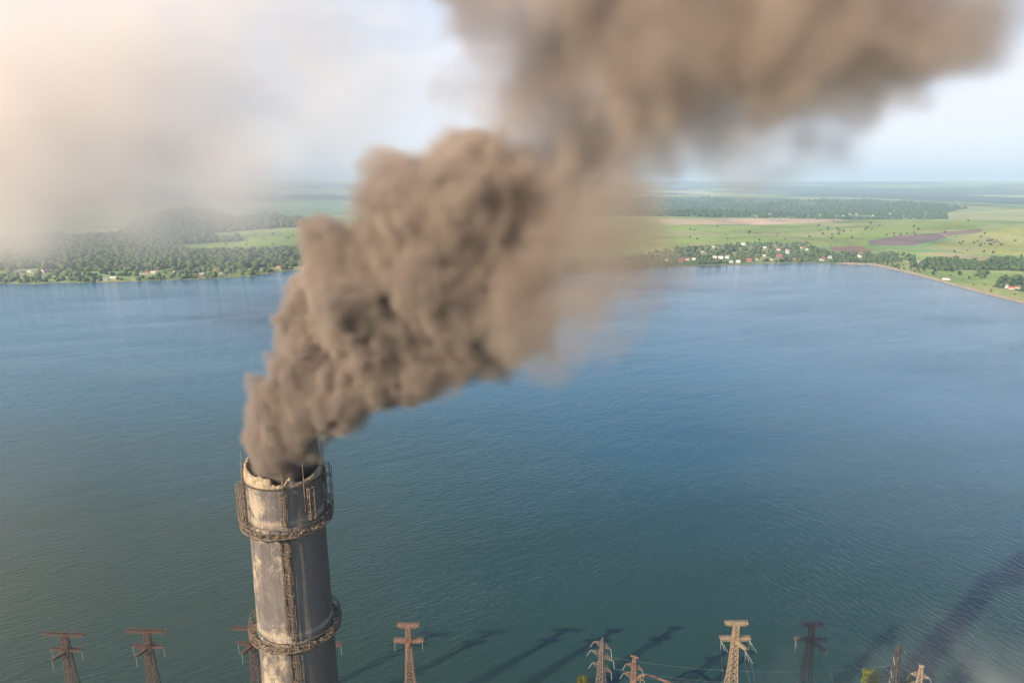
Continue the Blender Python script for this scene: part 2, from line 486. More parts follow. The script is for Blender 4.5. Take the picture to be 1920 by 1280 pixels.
def water_material():
    t = NT('lake_water')
    p = t.geo()
    # wind ripples a couple of metres long; their crests swing round from one side of the lake to the other
    def crest(az, along, across, detail=3, dist=0.4):
        q = t.mapping(t.mapping(p, (1, 1, 1), (0, 0, -R(90 - az))), (1 / along, 1 / across, 1))
        return t.noise(q, 1.0, detail, 0.55, dist)
    sep = t.n.new('ShaderNodeSeparateXYZ'); t.l.new(p, sep.inputs[0])
    side = t.n.new('ShaderNodeMapRange'); side.interpolation_type = 'SMOOTHSTEP'
    t.l.new(t.math('SUBTRACT', sep.outputs[0], t.math('MULTIPLY', sep.outputs[1], 0.30)), side.inputs['Value'])
    side.inputs['From Min'].default_value = -150; side.inputs['From Max'].default_value = 130
    big = t.mix(side.outputs[0], crest(62, 7, 1.8), crest(-22, 5.5, 1.8))
    small = t.mix(side.outputs[0], crest(55, 3.2, 1.1), crest(-30, 2.6, 1.1))
    swell = crest(40, 30, 12, 2)
    gust = t.ramp(t.noise(t.mapping(p, (0.004, 0.009, 1), (0, 0, R(20))), 1.0, 4, 0.55), (0.35, 0.5), (0.68, 1.0))
    lane = t.ramp(t.noise(t.mapping(t.mapping(p, (1, 1, 1), (0, 0, -R(24))), (0.0012, 0.018, 1)), 1.0, 4, 0.6), (0.36, 0.72), (0.5, 1.0))
    gust = t.math('MULTIPLY', gust, lane)
    hgt = t.math('MULTIPLY', t.math('ADD', t.math('ADD', t.math('MULTIPLY', big, 1.0), t.math('MULTIPLY', small, 0.35)), t.math('MULTIPLY', swell, 0.8)), gust)
    # silty green by the near bank, blue with painted sky reflection over the deep middle
    murk = t.noise(t.mapping(p, (0.003, 0.006, 1)), 1.0, 4, 0.5)
    deep = t.n.new('ShaderNodeMapRange'); deep.interpolation_type = 'SMOOTHSTEP'
    deep.inputs['From Min'].default_value = 235; deep.inputs['From Max'].default_value = 820
    t.l.new(t.math('ADD', t.math('ADD', sep.outputs[1], t.math('MULTIPLY', sep.outputs[0], 0.25)), t.math('MULTIPLY', t.math('SUBTRACT', murk, 0.5), 300.0)), deep.inputs['Value'])
    c = t.mix(deep.outputs[0], (.017, .044, .034), (.016, .108, .19))
    return t.principled(c, 0.09, bump=hgt, bump_s=1.0, bump_d=0.55, IOR=1.37)
WATER = water_material()
# the water surface runs a little under the banks, which rise through it
wv = [(x, bank_edge(x) - 25, 0) for x in range(-2600, 2601, 100)]
far_az = np.linspace(1.0, -1.0, 240)
wv += [((shore_r(a) + 60) * math.sin(a), (shore_r(a) + 60) * math.cos(a), 0) for a in far_az]
wm = MB()
wm.add(wv, [tuple(range(len(wv)))])
lake = wm.build('lake_water', WATER)
tag(lake, 'blue green rippled lake filling the middle of the view', 'lake', kind='structure')

# ------------------------------------------------------------------ chimney
CH = Vector((-28.3, 78.7, 0.0))
ZT = 164.8                                # the bolted joint under the broken rim
cdir = Vector((-CH.x, -CH.y, 0)).normalized()           # from the chimney towards the lens
crt = Vector((-cdir.y, cdir.x, 0))
def cang(phi):                            # phi: degrees round the shaft, 0 faces the lens, positive to its right
    a = R(phi)
    return cdir * math.cos(a) + crt * math.sin(a)
def crad(z):
    return 4.55 + max(0.0, (ZT - 6 - z)) * 0.0122
def cpt(phi, r, z):
    return cang(phi) * r + Vector((0, 0, z))

def concrete_material():
    t = NT('sooty_concrete')
    o = t.coord('Object')
    big = t.noise(t.mapping(o, (1, 1, 0.45)), 0.22, 5, 0.6)
    mid = t.noise(t.mapping(o, (1, 1, 0.6)), 0.7, 9, 0.72, 0.5)
    strk = t.noise(t.mapping(o, (2.6, 2.6, 0.05)), 1.0, 6, 0.6)
    fine = t.noise(o, 5.0, 8, 0.75)
    sep = t.n.new('ShaderNodeSeparateXYZ'); t.l.new(o, sep.inputs[0])
    # weather side left of the ladder: soot coat peeling off pale render; right of it bare boarded concrete
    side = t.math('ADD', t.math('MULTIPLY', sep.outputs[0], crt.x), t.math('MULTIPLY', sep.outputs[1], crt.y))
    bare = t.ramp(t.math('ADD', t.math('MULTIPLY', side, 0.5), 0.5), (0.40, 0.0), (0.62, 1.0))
    soot = t.ramp(mid, (0.25, (.10, .084, .080)), (0.55, (.165, .142, .134)), (0.85, (.25, .218, .195)))
    pale = t.ramp(fine, (0.3, (.29, .23, .17)), (0.7, (.46, .37, .275)))
    board = t.ramp(fine, (0.3, (.18, .155, .132)), (0.7, (.25, .215, .182)))
    dn = t.math('MULTIPLY', t.math('SUBTRACT', ZT - 9.0, sep.outputs[2]), 0.006, True)
    lft = t.math('MULTIPLY', t.math('ABSOLUTE', t.math('ADD', side, 2.6)), -0.022)
    pv = t.math('ADD', t.math('ADD', t.math('ADD', t.math('MULTIPLY', mid, 0.9), t.math('MULTIPLY', t.math('SUBTRACT', fine, 0.5), 0.35)), lft), t.math('ADD', t.math('MULTIPLY', t.math('SUBTRACT', big, 0.5), 0.9), dn))
    pm = t.ramp(pv, (0.47, 0.0), (0.60, 1.0))
    c = t.mix(pm, soot, pale)
    c = t.mix(bare, c, t.mix(0.35, board, soot))
    shade_soot = t.ramp(t.math('ADD', t.math('MULTIPLY', side, 0.1), t.math('ADD', 0.25, t.math('MULTIPLY', t.math('SUBTRACT', strk, 0.5), 0.5))), (0.42, 1.0), (0.62, 0.6))  # shade of the right side put into the colour, with sooty streaks
    c = t.mix(1.0, c, shade_soot, 'MULTIPLY')
    # pale washed bands just above the two platforms
    for zb in (160.2, 145.0):
        bz = t.math('ABSOLUTE', t.math('SUBTRACT', sep.outputs[2], zb))
        bm = t.ramp(t.math('ADD', bz, t.math('MULTIPLY', mid, 0.8)), (0.45, 0.75), (0.95, 0.0))
        c = t.mix(bm, c, pale)
    sk = t.ramp(strk, (0.35, 0.70), (0.62, 1.06))
    c = t.mix(0.8, c, t.mix(1.0, c, sk, 'MULTIPLY'))
    # lift joints every 2.5 m and formwork boards
    zz = t.math('ABSOLUTE', t.math('SUBTRACT', t.math('FRACT', t.math('DIVIDE', sep.outputs[2], 2.5)), 0.5))
    jt = t.ramp(zz, (0.0, 0.72), (0.03, 1.0))
    c = t.mix(0.6, c, t.mix(1.0, c, jt, 'MULTIPLY'))
    spots = t.ramp(t.noise(o, 2.2, 3, 0.5), (0.68, 1.0), (0.74, 0.35))
    c = t.mix(1.0, c, spots, 'MULTIPLY')
    hb = t.math('ADD', t.math('ADD', t.math('MULTIPLY', mid, 0.6), t.math('MULTIPLY', fine, 0.25)), t.math('MULTIPLY', pm, -0.35))
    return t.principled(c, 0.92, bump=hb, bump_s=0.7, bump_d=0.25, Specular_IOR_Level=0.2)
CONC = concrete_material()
def simple(name, c0, c1, scale, rough=0.85, metal=0.0, bd=0.05, lo=0.35, hi=0.65):
    t = NT(name)
    o = t.coord('Object')
    n = t.noise(o, scale, 6, 0.65)
    return t.principled(t.ramp(n, (lo, c0), (hi, c1)), rough, bump=t.noise(o, scale * 3, 4), bump_s=0.5, bump_d=bd, Metallic=metal)
RIM = simple('broken_brick', (.17, .125, .085), (.42, .32, .215), 1.3, 0.95, bd=0.3)
SOOT = simple('soot', (.012, .011, .010), (.03, .027, .024), 0.8)
RUST = simple('rusty_steel', (.10, .065, .045), (.26, .19, .135), 1.7, 0.8)
RUSTD = simple('dark_rusty_steel', (.05, .035, .028), (.13, .09, .065), 1.7, 0.8)
GALV = simple('weathered_grey_steel', (.17, .155, .14), (.32, .29, .25), 1.1, 0.7)

ch = tag(empty('chimney', CH), 'tall sooty concrete smokestack with a broken rim and two railed platforms, smoking', 'chimney')
SEG = 128
zs = [0, 20, 40, 60, 80, 100, 115, 125, 132, 138, 143.7, 144.0, 144.3, 148, 152, 156, 158.6, 158.9, 159.2, 162, 164.1, 164.4, ZT - 0.06, ZT]
verts, faces = [], []
for z in zs:
    e = 0.12 if z in (144.0, 158.9) else (0.05 if z >= 164.4 else 0)
    for k in range(SEG):
        verts.append(tuple(cpt(360.0 * k / SEG, crad(z) + e, z)))
for i in range(len(zs) - 1):
    for k in range(SEG):
        k2 = (k + 1) % SEG
        faces.append((i * SEG + k, i * SEG + k2, (i + 1) * SEG + k2, (i + 1) * SEG + k))
m = MB(); m.add(verts, faces, True)
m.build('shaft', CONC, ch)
# inner flue
m = MB(); vs = []; fz = [110, 140, 160, ZT + 0.2]
for z in fz:
    for k in range(SEG): vs.append(tuple(cpt(360.0 * k / SEG, crad(z) - 0.62, z)))
m.add(vs, [((i + 1) * SEG + k, (i + 1) * SEG + (k + 1) % SEG, i * SEG + (k + 1) % SEG, i * SEG + k) for i in range(3) for k in range(SEG)] + [tuple(range(SEG))], True)
m.build('flue', SOOT, ch)
# broken rim: what is left of the top courses
def rim_h(phi):
    p = (phi + 180) % 360 - 180
    keys = [(-180, 2.4), (-140, 2.0), (-110, 2.0), (-88, 1.75), (-72, 1.45), (-50, 1.35), (-32, 1.35), (-24, 1.25), (-20.5, 1.15), (-19.5, 0.42), (-12, 0.22), (-5, 0.25), (-1, 0.55), (4, 0.95), (8, 1.28), (12, 0.85), (17, 0.5),
            (26, 0.42), (40, 0.45), (55, 0.6), (75, 1.05), (88, 1.6), (98, 2.4), (108, 3.4), (116, 3.9), (125, 3.0), (150, 2.2), (180, 2.4)]
    x = np.interp(p, [k[0] for k in keys], [k[1] for k in keys])
    j = 0.16 * (vnoise2(p / 3.1, 0.0, 5) - .5) + 0.26 * (vnoise2(p / 7.7, 2.0, 6) - .5)
    return max(0.1, float(x + j))
N = 360
vs, fs = [], []
for k in range(N):
    ph = 360.0 * k / N
    hh = rim_h(ph)
    wob = 0.10 * float(vnoise2(ph / 4.0, 7.0, 8) - .5)
    ro, ri = 4.55 + 0.02, 4.55 - 0.62
    for r, z in ((ro + 0.04, ZT), (ro + 0.05 + wob, ZT + hh * .35), (ro - 0.02 - wob, ZT + hh * .75), (ro - 0.14 + wob, ZT + hh), (ri + 0.22 - wob, ZT + hh - 0.08 + wob), (ri, ZT + hh * .6), (ri, ZT - 0.3)):
        vs.append(tuple(cpt(ph, r, z)))
for k in range(N):
    k2 = (k + 1) % N
    for q in range(6): fs.append((k * 7 + q, k2 * 7 + q, k2 * 7 + q + 1, k * 7 + q + 1))
m = MB(); m.add(vs, fs, True); m.build('broken_rim', RIM, ch)
# joint ring of bolts under the rim
m = MB()
for k in range(N): pass
vs, fs = [], []
for k in range(SEG):
    ph = 360.0 * k / SEG
    for r, z in ((4.62, ZT - 0.2), (4.69, ZT - 0.18), (4.69, ZT - 0.02), (4.59, ZT + 0.0)): vs.append(tuple(cpt(ph, r, z)))
for k in range(SEG):
    k2 = (k + 1) % SEG
    for q in range(3): fs.append((k * 4 + q, k2 * 4 + q, k2 * 4 + q + 1, k * 4 + q + 1))
m.add(vs, fs, True)
for k in range(96):
    ph = 360.0 * k / 96
    m.bar(cpt(ph, 4.62, ZT - 0.1), cpt(ph, 4.80, ZT - 0.1), 0.12)
m.build('bolted_ring', RUSTD, ch)

def arc(m, r, z, w, h=None, a0=0, a1=360, n=96, sag=0.0, seed=0):
    prev = None
    for k in range(n + 1):
        ph = a0 + (a1 - a0) * k / n
        dz = sag * (float(vnoise2(ph / 14.0, seed, 12)) - .5)
        p = cpt(ph, r + dz * 0.5, z + dz)
        if prev is not None: m.bar(prev, p, w, h)
        prev = p
def platform(z, seed):
    rb = crad(z) + 0.1
    ro = rb + 0.95
    rr = random.Random(seed)
    deck = MB()
    # grating: ring of narrow bars with gaps where pieces have gone
    for k in range(150):
        ph = 360.0 * k / 150
        p_ = (ph + 180) % 360 - 180
        miss = 0.62 if -80 < p_ < 0 else 0.3
        if rr.random() < miss: continue
        tilt = rr.uniform(-.05, .05) if not (5 < p_ < 60) else rr.uniform(-.18, .18)
        deck.bar(cpt(ph, rb + 0.05, z + tilt), cpt(ph, ro - 0.05, z - tilt), 0.13, 0.04)
    arc(deck, rb + 0.3, z - 0.03, 0.05, 0.05)
    arc(deck, ro - 0.25, z - 0.03, 0.05, 0.05)
    po = deck.build('platform', RUST, ch)
    fr = MB()
    arc(fr, ro, z - 0.08, 0.08, 0.13, seed=seed, sag=.1)
    fr.build('ring_beam', RUST, po)
    fr = MB()
    arc(fr, rb + 0.35, z - 0.08, 0.09, 0.14, seed=seed + 1, sag=.06)
    fr.build('ring_beam', RUST, po)
    for k in range(18):
        br = MB()
        ph = 20.0 * k + 7
        br.bar(cpt(ph, rb - 0.1, z - 0.14), cpt(ph, ro + 0.12, z - 0.14), 0.09, 0.11)
        br.bar(cpt(ph, rb - 0.1, z - 1.15), cpt(ph, ro, z - 0.2), 0.08)
        br.bar(cpt(ph - 3.2, rb + 0.4, z - 0.7), cpt(ph + 3.2, rb + 0.4, z - 0.7), 0.07)
        br.build('bracket', RUSTD, po)
    rl = MB()
    arc(rl, ro, z + 1.15, 0.08, n=72, seed=seed + 2, sag=.3)
    arc(rl, ro, z + 0.6, 0.065, n=72, seed=seed + 3, sag=.28)
    for k in range(30):
        ph = 12.0 * k + rr.uniform(-2, 2)
        p_ = (ph + 180) % 360 - 180
        if 8 < p_ < 40 and rr.random() < .6: continue
        rl.bar(cpt(ph, ro, z - 0.1), cpt(ph + rr.uniform(-1, 1), ro + rr.uniform(-.05, .05), z + 1.18), 0.08)
    rl.build('railing', RUST, po)
    for k in range(16 if z > 140 else 0):
        db = MB()
        ph = rr.uniform(-50, 75); r = rr.uniform(rb + .1, ro - .1)
        q = rr.uniform(.1, .24)
        p = cpt(ph, r, z + .05)
        d_ = Vector((rr.uniform(-1, 1), rr.uniform(-1, 1), rr.uniform(-.1, .4))) * q * 1.3
        db.bar(p - d_, p + d_, q, q * .5)
        db.build('debris_chunk', RIM, po)
platform(158.9, 1)
platform(143.6, 2)
platform(118.0, 3)

# caged ladder and pipes down the face
def ladder(phi0, phi1, z0, z1, wob, name='ladder', cage=True):
    lm = MB(); n = int((z1 - z0) / 0.35)
    def ph(z): return phi0 + (phi1 - phi0) * (z1 - z) / (z1 - z0) + wob * math.sin(z * 0.5)
    def rr_(z): return crad(z) + 0.28
    for s in (-1, 1):
        prev = None
        for i in range(0, n + 1, 4):
            z = z0 + (z1 - z0) * i / n
            p = cpt(ph(z) + s * 2.6, rr_(z), z)
            if prev is not None: lm.bar(prev, p, 0.09)
            prev = p
    for i in range(n):
        z = z0 + (z1 - z0) * i / n
        lm.bar(cpt(ph(z) - 2.6, rr_(z), z), cpt(ph(z) + 2.6, rr_(z), z), 0.045)
    for i in range(0, n, 7):
        z = z0 + (z1 - z0) * i / n
        for s in (-1, 1): lm.bar(cpt(ph(z) + s * 2.6, crad(z) - .05, z), cpt(ph(z) + s * 2.6, rr_(z), z), 0.07)
    lo = lm.build(name, RUSTD, ch)
    if cage:
        cm = MB()
        hoop = [(-4.2, .3), (-4.6, .6), (-3.2, .8), (0, .88), (3.2, .8), (4.6, .6), (4.2, .3)]
        z = z0 + 0.8; k = 0
        lastp = None
        while z < z1:
            k += 1
            if k % 3:
                pts = [cpt(ph(z) + a, crad(z) + r, z) for a, r in hoop]
                for a, b in zip(pts, pts[1:]): cm.bar(a, b, 0.055, 0.07)
            if lastp is not None:
                for a, r in ((-4.6, .6), (0, .88), (4.6, .6)):
                    if r > .8 or rng.random() > 0.4: cm.bar(cpt(ph(z) + a, crad(z) + r, z), cpt(ph(lastp) + a, crad(lastp) + r, lastp), 0.05)
            lastp = z; z += (.5 if k % 3 == 1 else 1.1)
        cm.build('safety_cage', RUST, lo)
    return lo
ladder(-4.5, -4, 144.6, 158.6, 0.25)
ladder(-4, -4, 119, 143.3, 0.3)
ladder(-3, -5, 160.0, 164.4, 0.1)
m = MB()
prev = None
for i in range(46):
    z = 165.9 - i * 1.0
    p = cpt(-1.5 - i * 0.10 + 0.25 * math.sin(z * .9), crad(z) + 0.16, z)
    if prev is not None: m.bar(prev, p, 0.10)
    prev = p
    if i % 2: m.bar(p, cpt(-4.5 - i * 0.10, crad(z) + 0.35, z + 0.2), 0.05)
m.build('lightning_cable', RUST, ch)
for z0, z1, p0 in ((144.4, 158.2, -4.8), (120, 143.0, -4.5)):
    for dp in (-6.5, -8.2):
        m = MB(); prev = None
        for i in range(int(z1 - z0) + 1):
            z = z1 - i
            p = cpt(p0 + dp + 0.3 * math.sin(z + dp), crad(z) + 0.10, z)
            if prev is not None: m.bar(prev, p, 0.06)
            prev = p
            if i % 2 == 0: m.bar(cpt(p0 + dp - 2, crad(z), z), cpt(p0 + dp + 1, crad(z) + 0.3, z + .1), 0.05)
        m.build('conduit', RUSTD, ch)

# ladder-like steel frames left standing beside the rim, and lightning rods
def stand_frame(phi, r, z0, z1, w, depth):
    r -= 0.5; z0 -= 0.6; z1 -= 0.6
    m = MB()
    for dp in (-w, w):
        for rr in (r, r + depth):
            m.bar(cpt(phi + dp, rr, z0), cpt(phi + dp, rr, z1), 0.085)
    z = z0
    while z <= z1 + 0.01:
        for rr in (r, r + depth): m.bar(cpt(phi - w, rr, z), cpt(phi + w, rr, z), 0.06)
        for dp in (-w, w): m.bar(cpt(phi + dp, r, z), cpt(phi + dp, r + depth, z), 0.06)
        z += (z1 - z0) / 4
    for z in (z0 + .3, z1 - .3):
        m.bar(cpt(phi, crad(z) - .05, z), cpt(phi, r, z), 0.08)
    m.build('steel_frame', RUST, ch)
stand_frame(33, 5.5, 160.9, 164.9, 3.6, 0.45)
stand_frame(-72, 5.45, 159.8, 165.0, 4.0, 0.5)
stand_frame(-97, 5.6, 159.8, 164.6, 4.5, 0.6)
stand_frame(84, 5.4, 160.2, 166.2, 4.0, 0.55)
stand_frame(101, 5.5, 159.8, 165.2, 4.5, 0.8)
stand_frame(118, 5.5, 159.9, 164.4, 4.5, 0.6)
for phi, z0, z1 in ((-101, 163, 168.6), (-90, 163, 167.6), (-3.5, 164.6, 167.1), (26, 161.5, 168.0), (103, 163, 170.2), (90, 163, 168.2), (170, 163, 168.3)):
    z0 -= 0.5; z1 -= 0.5
    m = MB(); m.tube([cpt(phi, 4.86, z0), cpt(phi, 4.86, (z0 + z1) / 2), cpt(phi, 4.87, z1)], [0.07, 0.055, 0.025], 6)
    m.bar(cpt(phi, 4.5, z0 + .4), cpt(phi, 4.86, z0 + .4), 0.06)
    m.build('lightning_rod', RUST, ch)

# ------------------------------------------------------------------ power pylons on the near bank
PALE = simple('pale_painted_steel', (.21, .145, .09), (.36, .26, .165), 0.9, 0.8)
REDR = simple('red_rusted_steel', (.06, .032, .025), (.125, .068, .05), 0.9, 0.85)
TANR = simple('orange_rusted_steel', (.14, .075, .05), (.25, .145, .095), 0.9, 0.85)
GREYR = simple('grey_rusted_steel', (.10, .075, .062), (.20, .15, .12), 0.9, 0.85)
DARKG = simple('shadowed_steel', (.035, .03, .028), (.085, .07, .06), 0.9, 0.85)  # chimney shadow on the slim pylon put into the steel colour
tins = NT('insulator_glass'); INSUL = tins.principled((.20, .22, .21), 0.4)

def mast_mb(z0, z1, w0, w1, wk=None, zk=None, bar=0.19, thin=0.10):
    """square lattice mast: z0/w0 foot, z1/w1 head, optional knee"""
    m = MB()
    def hw(z):
        if zk is not None:
            if z >= zk: return wk + (w1 - wk) * (z - zk) / (z1 - zk)
            return w0 + (wk - w0) * (z - z0) / (zk - z0)
        return w0 + (w1 - w0) * (z - z0) / (z1 - z0)
    z = z1; lv = [z1]
    while z > z0 + 0.5:
        z -= max(1.5, hw(z) * 2.0)
        if z - z0 < 1.0: z = z0
        lv.append(max(z, z0))
    cs = ((-1, -1), (1, -1), (1, 1), (-1, 1))
    for a, b in zip(lv, lv[1:]):
        wa, wb = hw(a), hw(b)
        for i in range(4):
            (x0, y0), (x1, y1) = cs[i], cs[(i + 1) % 4]
            m.bar((x0 * wa, y0 * wa, a), (x0 * wb, y0 * wb, b), bar)
            m.bar((x0 * wa, y0 * wa, a), (x1 * wb, y1 * wb, b), thin)
            m.bar((x1 * wa, y1 * wa, a), (x0 * wb, y0 * wb, b), thin)
            m.bar((x0 * wa, y0 * wa, a), (x1 * wa, y1 * wa, a), thin)
    return m
def arm_mb(length, w, h, posts=True, plate=True, one_sided=False):
    """box truss crossarm along x, centred (or from 0), top plate with a row of short pegs"""
    m = MB()
    x0, x1 = (0.0 if one_sided else -length / 2), (length if one_sided else length / 2)
    for y in (-w / 2, w / 2):
        m.bar((x0, y, 0), (x1, y, 0), 0.17)
        m.bar((x0 + (0 if one_sided else 0.8), y, -h), (x1 - 0.8, y, -h), 0.16)
    n = max(3, int((x1 - x0) / 1.1))
    for i in range(n + 1):
        x = x0 + (x1 - x0) * i / n
        m.bar((x, -w / 2, 0), (x, w / 2, 0), 0.14)
        if 0 < i < n:
            for y in (-w / 2, w / 2): m.bar((x, y, 0), (x, y, -h), 0.12)
        if i < n:
            xn = x0 + (x1 - x0) * (i + 1) / n
            m.bar((x, -w / 2, 0), (xn, w / 2, 0), 0.1)
            for y in (-w / 2, w / 2): m.bar((x, y, 0 if i % 2 else -h), (xn, y, -h if i % 2 else 0), 0.1)
        if posts: m.bar((x, w / 2, 0), (x, w / 2, 0.55), 0.1)
    if posts: m.bar((x0, w / 2, 0.5), (x1, w / 2, 0.5), 0.06)
    if plate: m.box((x0, -w / 2 + .05, 0.10), (x1, w / 2 - .05, 0.15))
    return m
def insul_mb(L, splay=(0, 0)):
    m = MB(); n = 10
    pts = [(splay[0] * i / n, splay[1] * i / n, -L * i / n) for i in range(n + 1)]
    rad = [0.07 if i % 2 else 0.13 for i in range(n + 1)]
    m.tube(pts, rad, 6)
    return m
def t_pylon(px, py, depth, mat, top, low, third, rot, label, group, drop=5.3, plate=True, strings=1, fine=1.0):
    d = ray(px, py)
    X, Y, Z = d[0] * depth, d[1] * depth, H + d[2] * depth
    zb = 2.1
    o = tag(empty('power_pylon', (X, Y, zb), R(rot)), label, 'pylon', group)
    hz = Z - zb
    k = hz - 16
    mast_mb(0, hz, 4.6 * fine, 0.62 * fine, 1.15 * fine, k).build('mast', mat, o)
    a = arm_mb(top, 1.15, 0.6, posts=plate, plate=plate).build('crossarm', mat, o); a.location = (0, 0, hz)
    b = arm_mb(low, 1.15, 0.6, posts=plate, plate=plate).build('crossarm', mat, o); b.location = (0, 0, hz - drop)
    c = arm_mb(third[0], 1.0, 0.5, posts=False, plate=True, one_sided=True).build('crossarm', mat, o)
    c.location = (0, 0, hz - drop - 0.5); c.rotation_euler = (0, R(5), R(third[1]))
    ends = [(-low / 2 + .3, 0, hz - drop - .7), (low / 2 - .3, 0, hz - drop - .7),
            (third[0] * .93 * math.cos(R(third[1])), third[0] * .93 * math.sin(R(third[1])), hz - drop - 1.6)]
    for e in ends:
        for q in range(strings):
            sp = (0.9 * q * (1 if strings > 1 else 0) + (0.0 if strings == 1 else .2), -0.8 * q)
            i = insul_mb(3.3, sp).build('insulator', INSUL, o); i.location = e
    return o, [o.matrix_basis @ Vector(e) for e in ends]

G1 = 'lattice pylons along the near bank'
D0 = 210
PY = [
    t_pylon(120, 1187, D0, REDR, 13.6, 10.2, (4.6, -118), -3, 'dark red rusted pylon at the left end of the row', G1, plate=False),
    t_pylon(274, 1181, D0, REDR, 13.0, 10.2, (4.4, -118), -2, 'dark red rusted pylon halfway between the left end of the row and the chimney', G1, plate=False),
    t_pylon(471, 1176, D0, REDR, 12.4, 9.8, (4.4, -118), -2, 'red rusted pylon half hidden behind the left side of the chimney', G1, plate=False),
    t_pylon(604, 1178, D0, REDR, 7.0, 11.6, (4.0, -95), -1, 'rusty pylon hidden behind the chimney with one arm showing at its right', G1),
    t_pylon(765, 1171, D0, TANR, 6.6, 9.2, (3.6, -90), -1, 'orange rusted pylon standing alone to the right of the chimney', G1),
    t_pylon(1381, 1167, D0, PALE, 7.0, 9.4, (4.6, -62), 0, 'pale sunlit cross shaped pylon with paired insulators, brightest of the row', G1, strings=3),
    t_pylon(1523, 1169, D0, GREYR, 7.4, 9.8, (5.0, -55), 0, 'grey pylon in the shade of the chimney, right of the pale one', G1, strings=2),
]
def pine_pylon(px, py, depth, mat, arms, rot, label, group, top_arm=None):
    d = ray(px, py)
    X, Y, Z = d[0] * depth, d[1] * depth, H + d[2] * depth
    zb = 2.1
    o = tag(empty('power_pylon', (X, Y, zb), R(rot)), label, 'pylon', group)
    hz = Z - zb
    mast_mb(0, hz - (2.0 if not top_arm else 0), 3.0, 0.42, 1.0, hz - 13, bar=0.2, thin=0.12).build('mast', mat, o)
    if not top_arm:
        m = MB()
        for sx, sy in ((-1, -1), (1, -1), (1, 1), (-1, 1)): m.bar((.42 * sx, .42 * sy, hz - 2), (0, 0, hz), 0.14)
        m.build('peak', mat, o)
    ends = []
    for dz, L in arms:
        for s in (-1, 1):
            m = MB(); z = hz - dz; w = 0.5 + dz * 0.04
            for y in (-w, w):
                m.bar((s * w, y, z), (s * L, 0, z + 0.2), 0.16)
                m.bar((s * w, y, z + 1.3), (s * L, 0, z + 0.25), 0.13)
            for q in (.25, .5, .75):
                yq = w * (1 - q)
                m.bar((s * (w + (L - w) * q), -yq, z + .15 * q), (s * (w + (L - w) * q), yq, z + .15 * q), 0.09)
                m.bar((s * (w + (L - w) * q), yq, z + .15 * q), (s * (w + (L - w) * q), yq, z + 1.3 - 1.05 * q), 0.09)
            m.build('crossarm', mat, o)
            i = insul_mb(2.0, (s * 0.9, -1.0)).build('insulator', INSUL, o); i.location = (s * L, 0, z + .1)
            ends.append(o.matrix_basis @ Vector((s * (L + .9), -1, z - 1.9)))
    if top_arm:
        a = arm_mb(top_arm, 0.6, 0.4, posts=False).build('crossarm', mat, o); a.location = (0, 0, hz)
    return o, ends
PN = [
    pine_pylon(1130, 1193, 236, GREYR, [(3.6, 3.4), (7.6, 4.6), (12.4, 3.8)], -38, 'grey brown pylon with sharp peak and three pairs of slanting arms', G1),
    pine_pylon(1190, 1230, 238, TANR, [(4.4, 3.0), (8.4, 3.8)], -30, 'small rusty pylon with short top bar beside the arched pipe', G1, top_arm=2.6),
    pine_pylon(1686, 1206, 226, DARKG, [(3.4, 3.6), (8.0, 4.2), (12.5, 3.8)], 40, 'dark slim pylon standing behind the olive green tree by the chimney shadow', G1),
    pine_pylon(1728, 1247, 236, PALE, [(4.4, 3.0), (8.6, 3.6)], -24, 'short pale pylon whose tip pokes in at the edge of the chimney shadow', G1, top_arm=1.6),
]
# conductors: thin sagging wires
WIRE = simple('wire', (.25, .25, .24), (.4, .4, .38), 2.0, 0.6)
def wire(p, q, sag, label, r=0.014):
    p, q = Vector(p), Vector(q)
    m = MB(); n = 24
    m.tube([p.lerp(q, i / n) - Vector((0, 0, 4 * sag * (i / n) * (1 - i / n))) for i in range(n + 1)], r, 4)
    tag(m.build('overhead_wire', WIRE), label, 'wire', 'wires slung between the pylons')
W1 = 'thin sagging wire between the small rusty pylon and the short pale one'
for i in range(2): wire(PN[1][1][i * 2 + 1], PN[3][1][i * 2], 3.0, ('upper ' if i == 0 else 'lower ') + W1)
W2 = 'thin wire from the sharp peaked pylon to the dark slim one'
for i in range(2): wire(PN[0][1][i * 2 + 1], PN[2][1][i * 2], 4.0, ('upper ' if i == 0 else 'lower ') + W2)
for k, e in enumerate(PY[5][1]):
    wire(e - Vector((0, 0, 3.3)), (e.x + 6 * (k - 1) - 10, 70, 26), 6.0, 'wire hanging from the %s arm of the pale sunlit pylon' % ('left', 'right', 'forward')[k])
for k, e in enumerate(PY[6][1][:2]):
    wire(e - Vector((0, 0, 3.3)), (e.x + 8 * (k - 1) - 10, 70, 26), 6.0, 'wire hanging from the %s arm of the shaded grey pylon' % ('left', 'right')[k])

# arched pipe by the small rusty pylon
pa, _ = on_plane(1194, 1290), 0
m = MB()
def pz(px, py, t):
    d = ray(px, py); return Vector((d[0] * t, d[1] * t, H + d[2] * t))
pts = [pz(1176, 1292, 262), pz(1190, 1275, 262), pz(1201, 1266, 262), pz(1212, 1264, 262), pz(1226, 1268, 262), pz(1248, 1276, 262), pz(1275, 1287, 262), pz(1310, 1302, 262)]
m.tube(pts, 0.45, 10)
pipe = m.build('pipe', TANR)
pv = MB()
for q in (2, 5): pv.bar(pts[q], (pts[q].x, pts[q].y, 1.6), 0.35)
pv.build('support', TANR, pipe)
tag(pipe, 'rusty bent pipe arching beside the small rusty pylon at the water edge', 'pipe')

